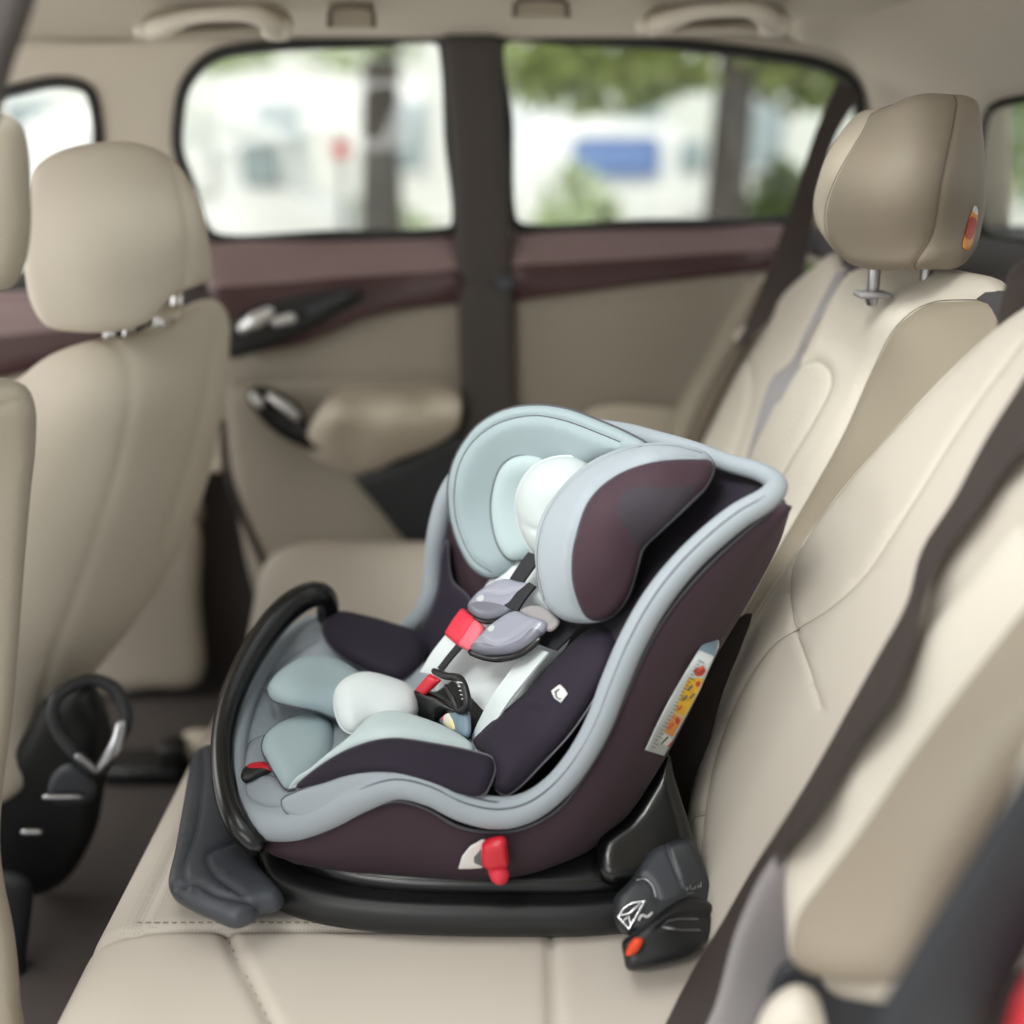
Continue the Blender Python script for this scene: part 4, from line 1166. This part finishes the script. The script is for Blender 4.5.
strip('waist_strap', [(420, 672), (432, 652), (446, 634)], [(436, 675), (447, 658), (458, 644)], hp(.014), M['strap_w'], label='white strap')
strip('waist_strap', [(437, 668), (447, 655), (457, 643)], [(442, 671), (452, 658), (461, 648)], hp(.018), M['strap_k'], label='black strap')
pillow('chest_pad', [(445, 635), (454, 620), (463, 608), (476, 618), (486, 628), (480, 642), (471, 653), (458, 646)], hp(.016), [M['red_pad'], M['pink_pad']], bulge=.010, edge=5, thick=.012, parent=HS, res=3, smooth=False,
    regions=[([(466, 640), (478, 620), (490, 630), (472, 656), (459, 648)], 1, True)], seams=[[(460, 645), (477, 620)]], seam_d=.003, seam_w=2)
c1 = pillow('chest_clip', [(468, 610), (474, 598), (487, 587), (504, 579), (520, 582), (532, 585), (523, 600), (508, 615), (490, 621), (478, 619)], hp(.018), [M['lilac'], M['st_grey'], M['lilac_dk']], bulge=.012, edge=7, thick=.012, parent=HS, res=3,
    regions=[([(480, 603), (486, 598), (488, 603), (484, 606)], 1), ([(466, 612), (480, 606), (498, 607), (512, 612), (500, 624), (474, 624)], 2)], seams=[[(476, 601), (490, 596), (508, 598), (522, 592)]], seam_d=.002, seam_w=1.5)
MB().tube(line3([(469, 612, hz(469, 612) - .02), (479, 620, hz(479, 620) - .022), (491, 622, hz(491, 622) - .022), (508, 616, hz(508, 616) - .02)], 16), .0032, 0, 8).build('clip_edge', M['blackg'], c1)
strip('clip_strap', [(500, 604), (514, 594), (529, 582)], [(517, 611), (524, 600), (535, 586)], hp(.034), M['strap_k'], parent=c1)
c2 = pillow('chest_clip', [(472, 650), (484, 634), (498, 622), (518, 612), (532, 617), (549, 624), (542, 636), (520, 653), (497, 657), (480, 655)], hp(.034), [M['lilac'], M['st_grey'], M['lilac_dk']], bulge=.014, edge=7, thick=.02, parent=HS, res=3,
    regions=[([(492, 633), (498, 629), (500, 633), (496, 636)], 1), ([(470, 650), (484, 646), (504, 650), (524, 644), (540, 632), (548, 640), (520, 662), (478, 662)], 2)], seams=[[(484, 640), (500, 648), (520, 640), (536, 628)]], seam_d=.002, seam_w=1.5)
MB().tube(line3([(471, 652, hz(471, 652) - .036), (484, 657, hz(484, 657) - .036), (500, 659, hz(500, 659) - .038), (520, 654, hz(520, 654) - .036), (540, 639, hz(540, 639) - .034)], 20), .0045, 0, 8).build('clip_edge', M['blackg'], c2)
MB().tube(line3([(489, 637, hz(489, 637) - .050), (499, 630, hz(499, 630) - .050), (507, 627, hz(507, 627) - .05), (500, 638, hz(500, 638) - .05)], 14, True), .0022, 0, 6, closed=True).build('clip_slot', M['char'], c2)
pillow('strap_cover', [(520, 612), (530, 606), (546, 608), (560, 622), (550, 632), (536, 622)], hp(.030), [M['belt_g']], bulge=.006, edge=4, thick=.006, parent=HS, res=3)
bk = pillow('buckle', [(412, 693), (416, 690), (426, 690), (442, 696), (458, 708), (466, 712), (456, 714), (444, 712), (437, 722), (424, 722), (413, 717)], hp(.030), [M['blackg']], bulge=.010, edge=6, thick=.03, parent=HS, res=3)
pillow('release_button', [(415, 690), (430, 673), (442, 680), (434, 688), (425, 696)], hp(.044), [M['red']], bulge=.006, edge=4, thick=.012, parent=bk, res=2.5, smooth=False)
MB().tube(line3([(434, 671, hz(434, 671) - .05), (446, 676, hz(446, 676) - .052), (460, 679, hz(460, 679) - .05), (466, 692, hz(466, 692) - .048), (467, 707, hz(467, 707) - .044), (458, 710, hz(458, 710) - .044), (453, 698, hz(453, 698) - .05), (446, 686, hz(446, 686) - .052)], 30), [.004, .005, .005, .005, .005, .005, .004, .003], 0, 8).build('buckle_loop', M['black'], bk)
tb = MB()
for k in range(5):
    p = at(457 + k * 1.2, 682 + k * 4.2, hz(457, 690) - .058); tb.tube([p, p + Vector((.006, 0, -.001))], .0008, 0, 5)
tb.build('loop_ridges', M['white_pl'], bk)
cp = pillow('crotch_pad', [(441, 720), (447, 714), (456, 711), (468, 710), (471, 724), (469, 738), (456, 735), (446, 728)], hp(.026), [M['st_blue']], bulge=.010, edge=6, thick=.02, parent=HS, res=3)
pillow('crotch_tag', [(442, 718), (449, 713), (455, 720), (457, 731), (447, 727)], hp(.038), [M['ivory'], M['orange'], M['white_pl']], bulge=.004, edge=3, thick=.004, parent=cp, res=2,
    regions=[([(441, 716), (445, 715), (446, 721), (441, 721)], 1), ([(447, 714), (452, 716), (451, 722), (446, 722)], 2)])

# ---- near shell details: side label, recline knob and dial, front latch
lab = skin_of([SH, RIM], .0015, lambda a, b: 1.12)
def label_strip():
    lb = rbf(*[(a, b, lab(a, b) - .008) for a, b in ((647, 748), (668, 702), (700, 648), (716, 642), (712, 660), (686, 714), (664, 754), (680, 690))])
    o = pillow('side_label', [(645, 750), (655, 728), (668, 702), (684, 674), (700, 648), (705, 641), (712, 637), (719, 640), (719, 647), (712, 662), (700, 690), (686, 716), (672, 742), (664, 756)], lb,
        [M['st_grey'], M['st_blue'], M['st_yel'], M['st_org'], M['st_red'], M['st_pale'], M['st_ink']], bulge=.0015, edge=2, thick=.001, parent=CS, res=2.0, smooth=False,
        regions=[([(698.5, 650.5), (703.5, 643.5), (711, 638.5), (717.5, 641), (717, 647), (713.5, 657)], 1, True), ([(688, 677), (704, 677.5), (692, 703), (683, 717), (673.5, 711)], 2, True), ([(673, 712), (682.5, 718), (672, 736), (663, 731)], 3, True),
                 ([(694, 669), (701, 666.5), (705.5, 669), (702, 675), (696, 675.5), (693.5, 672)], 4), ([(695.5, 682), (700, 680.5), (699, 686), (696, 686)], 4),
                 ([(663.5, 733), (671, 738), (667, 745), (660, 741)], 5), ([(676, 716.5), (679.5, 719), (677, 724), (674.5, 721)], 4)])
    o['label'] = 'yellow, white and grey printed strip'
    b = MB()
    for k in range(26):     # rows of tiny print down the grey margin
        t = k / 25
        a0 = np.array((650, 747)) * (1 - t) + np.array((697, 661)) * t
        ln = 5.0 + 2.2 * math.sin(k * 2.3)
        b.tube([at(a0[0] + 1.5, a0[1] - .5, lb(*a0) - .003), at(a0[0] + 1.5 + ln * .8, a0[1] - .5 + ln * .34, lb(*a0) - .003)], .0006, 0, 4, cap=False)
    for (x, y, r_, m_) in ((699, 671, .0035, 1), (688, 690, .002, 2), (683, 700, .002, 2), (690, 698, .0016, 2), (678, 710, .002, 1), (669, 728, .0025, 1), (664, 741, .002, 2), (668, 746, .002, 1), (661, 744, .0016, 2)):
        p = at(x, y, lb(x, y) - .003); b.tube([p, p + Vector((.004, -.0003, .005))], r_ * .6, m_, 6)
    b.build('label_print', [M['st_ink'], M['st_red'], M['pip_dk']], o)
label_strip()
db = rbf(*[(a, b, lab(a, b) - .008) for a, b in ((460, 868), (470, 846), (485, 842), (508, 845), (506, 872), (485, 866), (495, 860))])
pillow('dial_scale', [(458, 869), (462, 856), (470, 846), (483, 839), (490, 842), (484, 854), (483, 868), (470, 869)], db, [M['white_pl'], M['st_ink']], bulge=.002, edge=3, thick=.004, parent=CS, res=2.5, smooth=False,
    regions=[([(474, 856), (483, 846), (484, 866), (474, 862)], 1, True)])
kn = pillow('recline_knob', [(483, 842), (494, 837), (505, 837), (508, 850), (508, 862), (494, 866), (483, 864), (481, 852)], lambda a, b: db(a, b) - .010, [M['red']], bulge=.014, edge=6, thick=.02, parent=CS, res=3)
pp = at(500, 869, db(500, 869) - .014)
MB().tube([pp + Vector((-.006, .01, .002)), pp + Vector((0, -.012, 0))], .011, 0, 14).build('knob_tip', M['red_pad'], kn)
fl = pillow('front_latch', [(240, 782), (243, 770), (252, 764), (268, 764), (274, 770), (262, 776), (250, 782)], lambda a, b: fb_(a, b) - .016, [M['black'], M['red']], bulge=.008, edge=4, thick=.02, parent=CS, res=2.5,
    regions=[([(246, 766), (256, 763), (274, 764), (276, 771), (262, 772), (248, 771)], 1)])

# ---- carry bar round the front
bar = [(327, 618, 1.47), (327, 602, 1.46), (318, 594, 1.45), (303, 598, 1.44), (282, 614, 1.41), (256, 648, 1.36), (235, 689, 1.30), (224, 730, 1.24), (223, 770, 1.18), (230, 806, 1.13), (242, 830, 1.10), (256, 845, 1.09)]
MB().tube(line3(bar, 60), [.015, .018, .020, .020, .019, .0175, .016, .015, .0145, .0145, .015, .014], 0, 14).build('carry_bar', M['blackg'], CS)

# ---- black base
BS = thing('base', (0, 0, 0), None, None); BS.parent = CS
pl_ = [(-.315, 1.13), (-.29, 1.085), (-.235, 1.055), (-.17, 1.04), (-.105, 1.033), (.01, 1.03), (.10, 1.032), (.17, 1.05), (.21, 1.12), (.20, 1.42), (.1, 1.48), (-.2, 1.48), (-.32, 1.42), (-.345, 1.26)]
q = smooth_line(pl_, 90, True)
cx, cy = -.06, 1.26
rings = []
for (s, z) in ((.90, .368), (.985, .369), (1.0, .376), (.995, .390), (.965, .402), (.93, .406), (.9, .402)):
    rings.append([Vector((cx + (p[0] - cx) * s, cy + (p[1] - cy) * s, z)) for p in q])
MB().loft(rings).build('base_plate', M['black'], BS)
rings = []
for (s, z) in ((.90, .395), (.90, .404), (.89, .412), (.86, .418), (.80, .424), (.7, .44), (.55, .46)):
    rings.append([Vector((cx + .01 + (p[0] - cx) * s, cy + .012 + (p[1] - cy) * s, z + (.0 if p[0] > -.2 else (-.2 - p[0]) * .5 * (1 - s)))) for p in q])
MB().loft(rings).build('swivel_ring', M['blackg'], BS)
FBK = pillow('front_foot', [(193, 760), (200, 752), (212, 747), (222, 760), (232, 800), (246, 842), (262, 872), (285, 902), (276, 912), (262, 914), (254, 922), (236, 929), (212, 920), (190, 910), (175, 900), (170, 889), (176, 850), (184, 805)],
    rbf((193, 760, 1.36), (212, 747, 1.38), (170, 890, 1.07), (236, 928, 1.01), (265, 912, 1.035), (250, 850, 1.16), (208, 800, 1.24), (188, 890, 1.06)), [M['char'], M['pip_dk']], bulge=.022, edge=12, thick=.05, parent=BS, res=6,
    seams=[[(208, 752), (206, 790), (198, 840), (188, 880), (190, 898)], [(176, 896), (195, 893), (215, 905), (258, 914)], [(245, 848), (222, 858), (206, 868), (212, 885), (240, 905)]], seam_d=.004, seam_w=2.5, seam_mat=1, seam_lw=.7)
pad('back_support', [(598, 842), (628, 815), (650, 780), (668, 752), (674, 775), (684, 808), (692, 836), (692, 858), (660, 872), (630, 886), (600, 880)], rbf((598, 842, 1.10), (668, 752, 1.16), (692, 850, 1.10), (610, 880, 1.07)), 'blackg', bulge=.02, edge=14, thick=.06, parent=BS, pip=None)
lh = rbf((613, 902, 1.04), (664, 842, 1.10), (690, 838, 1.10), (718, 918, 1.05), (626, 970, .985), (690, 955, 1.0), (660, 900, 1.04))
HSG = pillow('latch_housing', [(613, 903), (616, 895), (630, 881), (648, 853), (664, 844), (690, 838), (698, 852), (704, 870), (712, 895), (718, 918), (714, 932), (690, 940), (650, 938), (624, 934), (616, 926)], lh, [M['char2'], M['char'], M['pip_dk']],
    bulge=.022, edge=10, thick=.06, parent=BS, res=5, seams=[[(665, 846), (668, 862), (676, 892)], [(637, 880), (648, 886), (655, 902)]], seam_d=.003, seam_w=2, seam_mat=2, seam_lw=.6,
    regions=[([(650, 853), (666, 845), (676, 892), (656, 904), (640, 884)], 1)])
LW = pillow('latch_cover', [(622, 942), (632, 934), (650, 920), (672, 904), (690, 896), (712, 905), (719, 920), (716, 930), (704, 944), (688, 958), (658, 967), (640, 970), (627, 970), (624, 958)], lambda a, b: lh(a, b) - .022, [M['black'], M['char2']],
    bulge=.016, edge=9, thick=.05, parent=BS, res=5, seams=[[(656, 930), (668, 920), (690, 916), (716, 918)]], seam_d=.003, seam_w=2)
_lh = skin_of([HSG], .003, lh)
lhs = rbf(*[(a, b, _lh(a, b) - .003) for a, b in ((617, 917), (632, 902), (646, 900), (630, 930), (640, 915), (655, 910), (650, 888), (640, 880), (687, 890), (702, 888), (694, 894), (670, 895))])
lws = skin_of([LW], .002, lh)
MB().tube([at(a, b, lhs(a, b)) for a, b in ((618, 917), (624, 908), (632, 903), (645, 901), (638, 913), (629, 929))], .0013, 0, 6, closed=True).tube([at(a, b, lhs(a, b)) for a, b in ((618, 916), (630, 913), (640, 904))], .0013, 0, 6).tube([at(a, b, lhs(a, b)) for a, b in ((622, 922), (629, 916), (631, 926))], .0012, 0, 6).build('triangle_emblem', M['chrome'], HSG)
MB().tube(smooth_line([at(a, b, lhs(a, b)) for a, b in ((639, 920), (642, 915), (647, 917), (652, 913))], 12), .0013, 0, 6).build('swirl_mark', M['white_pl'], HSG)
MB().tube(smooth_line([at(a, b, lhs(a, b)) for a, b in ((637, 880), (645, 879), (652, 885), (656, 897))], 12), .0009, 0, 6).build('curved_line', M['steel'], HSG)
b = MB()
for (x, y, h_) in ((687, 890, 3), (690, 889, 4), (692.5, 890, 2), (695, 888.5, 3), (698, 888, 3.5), (700.5, 887, 5)):
    b.tube([at(x, y, lhs(x, y)), at(x + .6, y - h_, lhs(x + .6, y - h_))], .0005, 0, 5)
b.tube([at(687, 893.5, lhs(687, 893)), at(694, 893, lhs(694, 893))], .0003, 0, 4)
b.build('faint_lettering', M['steel'], HSG)
MB().tube([at(a, b, lws(a, b)) for a, b in ((700, 930), (680, 930), (662, 927), (668, 921), (679, 919), (698, 919))], .0007, 0, 6).build('recess_line', M['steel'], LW)
pillow('release_button', [(626, 955), (629, 945), (635, 938), (643, 939), (641, 946), (636, 952)], lambda a, b: lws(634, 947) - .004, [M['orange']], bulge=.006, edge=3, thick=.01, parent=LW, res=2)
# dark core linking base and shell
mb = MB(); rings = []
for (z, sx, sy, ox) in ((.40, .17, .15, 0), (.45, .16, .14, .0), (.50, .14, .13, .02), (.56, .10, .12, .05)):
    rings.append([Vector((-.03 + ox + sx * math.cos(a), 1.27 + sy * math.sin(a), z)) for a in np.linspace(0, 2 * math.pi, 33)[:-1]])
mb.loft(rings).build('pedestal', M['black'], BS)
# ================================================================== light and camera
w = bpy.data.worlds.new('World'); scene.world = w; w.use_nodes = True
nt = w.node_tree; N = nt.nodes; L = nt.links
bg = N['Background']
tc = N.new('ShaderNodeTexCoord'); sp = N.new('ShaderNodeSeparateXYZ'); L.new(tc.outputs['Generated'], sp.inputs[0])
rp = N.new('ShaderNodeValToRGB'); L.new(sp.outputs['Z'], rp.inputs[0])
rp.color_ramp.elements[0].color = (.80, .82, .80, 1); rp.color_ramp.elements[1].color = (.95, .98, 1, 1)
mr = N.new('ShaderNodeMapRange'); mr.inputs['From Min'].default_value = -.9; mr.inputs['From Max'].default_value = .3; mr.inputs['To Min'].default_value = .6; mr.inputs['To Max'].default_value = 1.25
L.new(sp.outputs['Y'], mr.inputs['Value'])
vm = N.new('ShaderNodeVectorMath'); vm.operation = 'SCALE'; L.new(rp.outputs[0], vm.inputs[0]); L.new(mr.outputs[0], vm.inputs['Scale'])
L.new(vm.outputs[0], bg.inputs['Color'])
bg.inputs['Strength'].default_value = 1.15

def area(name, loc, target, size, power, col=(1, 1, 1)):
    l = bpy.data.lights.new(name, 'AREA'); l.shape = 'RECTANGLE'; l.size, l.size_y = size; l.energy = power; l.color = col
    o = bpy.data.objects.new(name, l); COL.objects.link(o); o.location = loc
    o.rotation_euler = (Vector(target) - Vector(loc)).to_track_quat('-Z', 'Y').to_euler()
    return o
area('roof_key_lamp', (-.62, .72, 2.05), (.35, 1.05, .72), (.8, .9), 13, (1, .99, .98))  # added key lamp shining down through the unseen roof opening
area('door_fill_lamp', (-.75, -.35, 1.55), (.5, 1.05, .7), (1.0, .8), 10, (1, .99, .98))  # added fill that brightens the near backrest, no lamp in view
area('windscreen_light', (-2.1, 1.35, 1.35), (.4, 1.55, .75), (1.5, .8), 13, (1, .99, .97))
s = bpy.data.lights.new('sun', 'SUN'); s.energy = 3.4; s.angle = math.radians(20); s.color = (1, .98, .95)
so = bpy.data.objects.new('sun', s); COL.objects.link(so)
so.rotation_euler = (Vector((.5, .8, -1.0))).to_track_quat('-Z', 'Y').to_euler()

cd = bpy.data.cameras.new('camera'); co = bpy.data.objects.new('camera', cd); COL.objects.link(co)
co.location = CAM
co.rotation_euler = (math.pi / 2 - TH, 0, 0)
cd.sensor_width = 36; cd.lens = 36 * FPX / 1024
cd.clip_start = .05; cd.clip_end = 200
cd.dof.use_dof = True; cd.dof.focus_distance = 1.33; cd.dof.aperture_fstop = 1.15; cd.dof.aperture_blades = 0
scene.camera = co
scene.view_settings.view_transform = 'Standard'
scene.view_settings.look = 'None'
scene.view_settings.exposure = 0.0
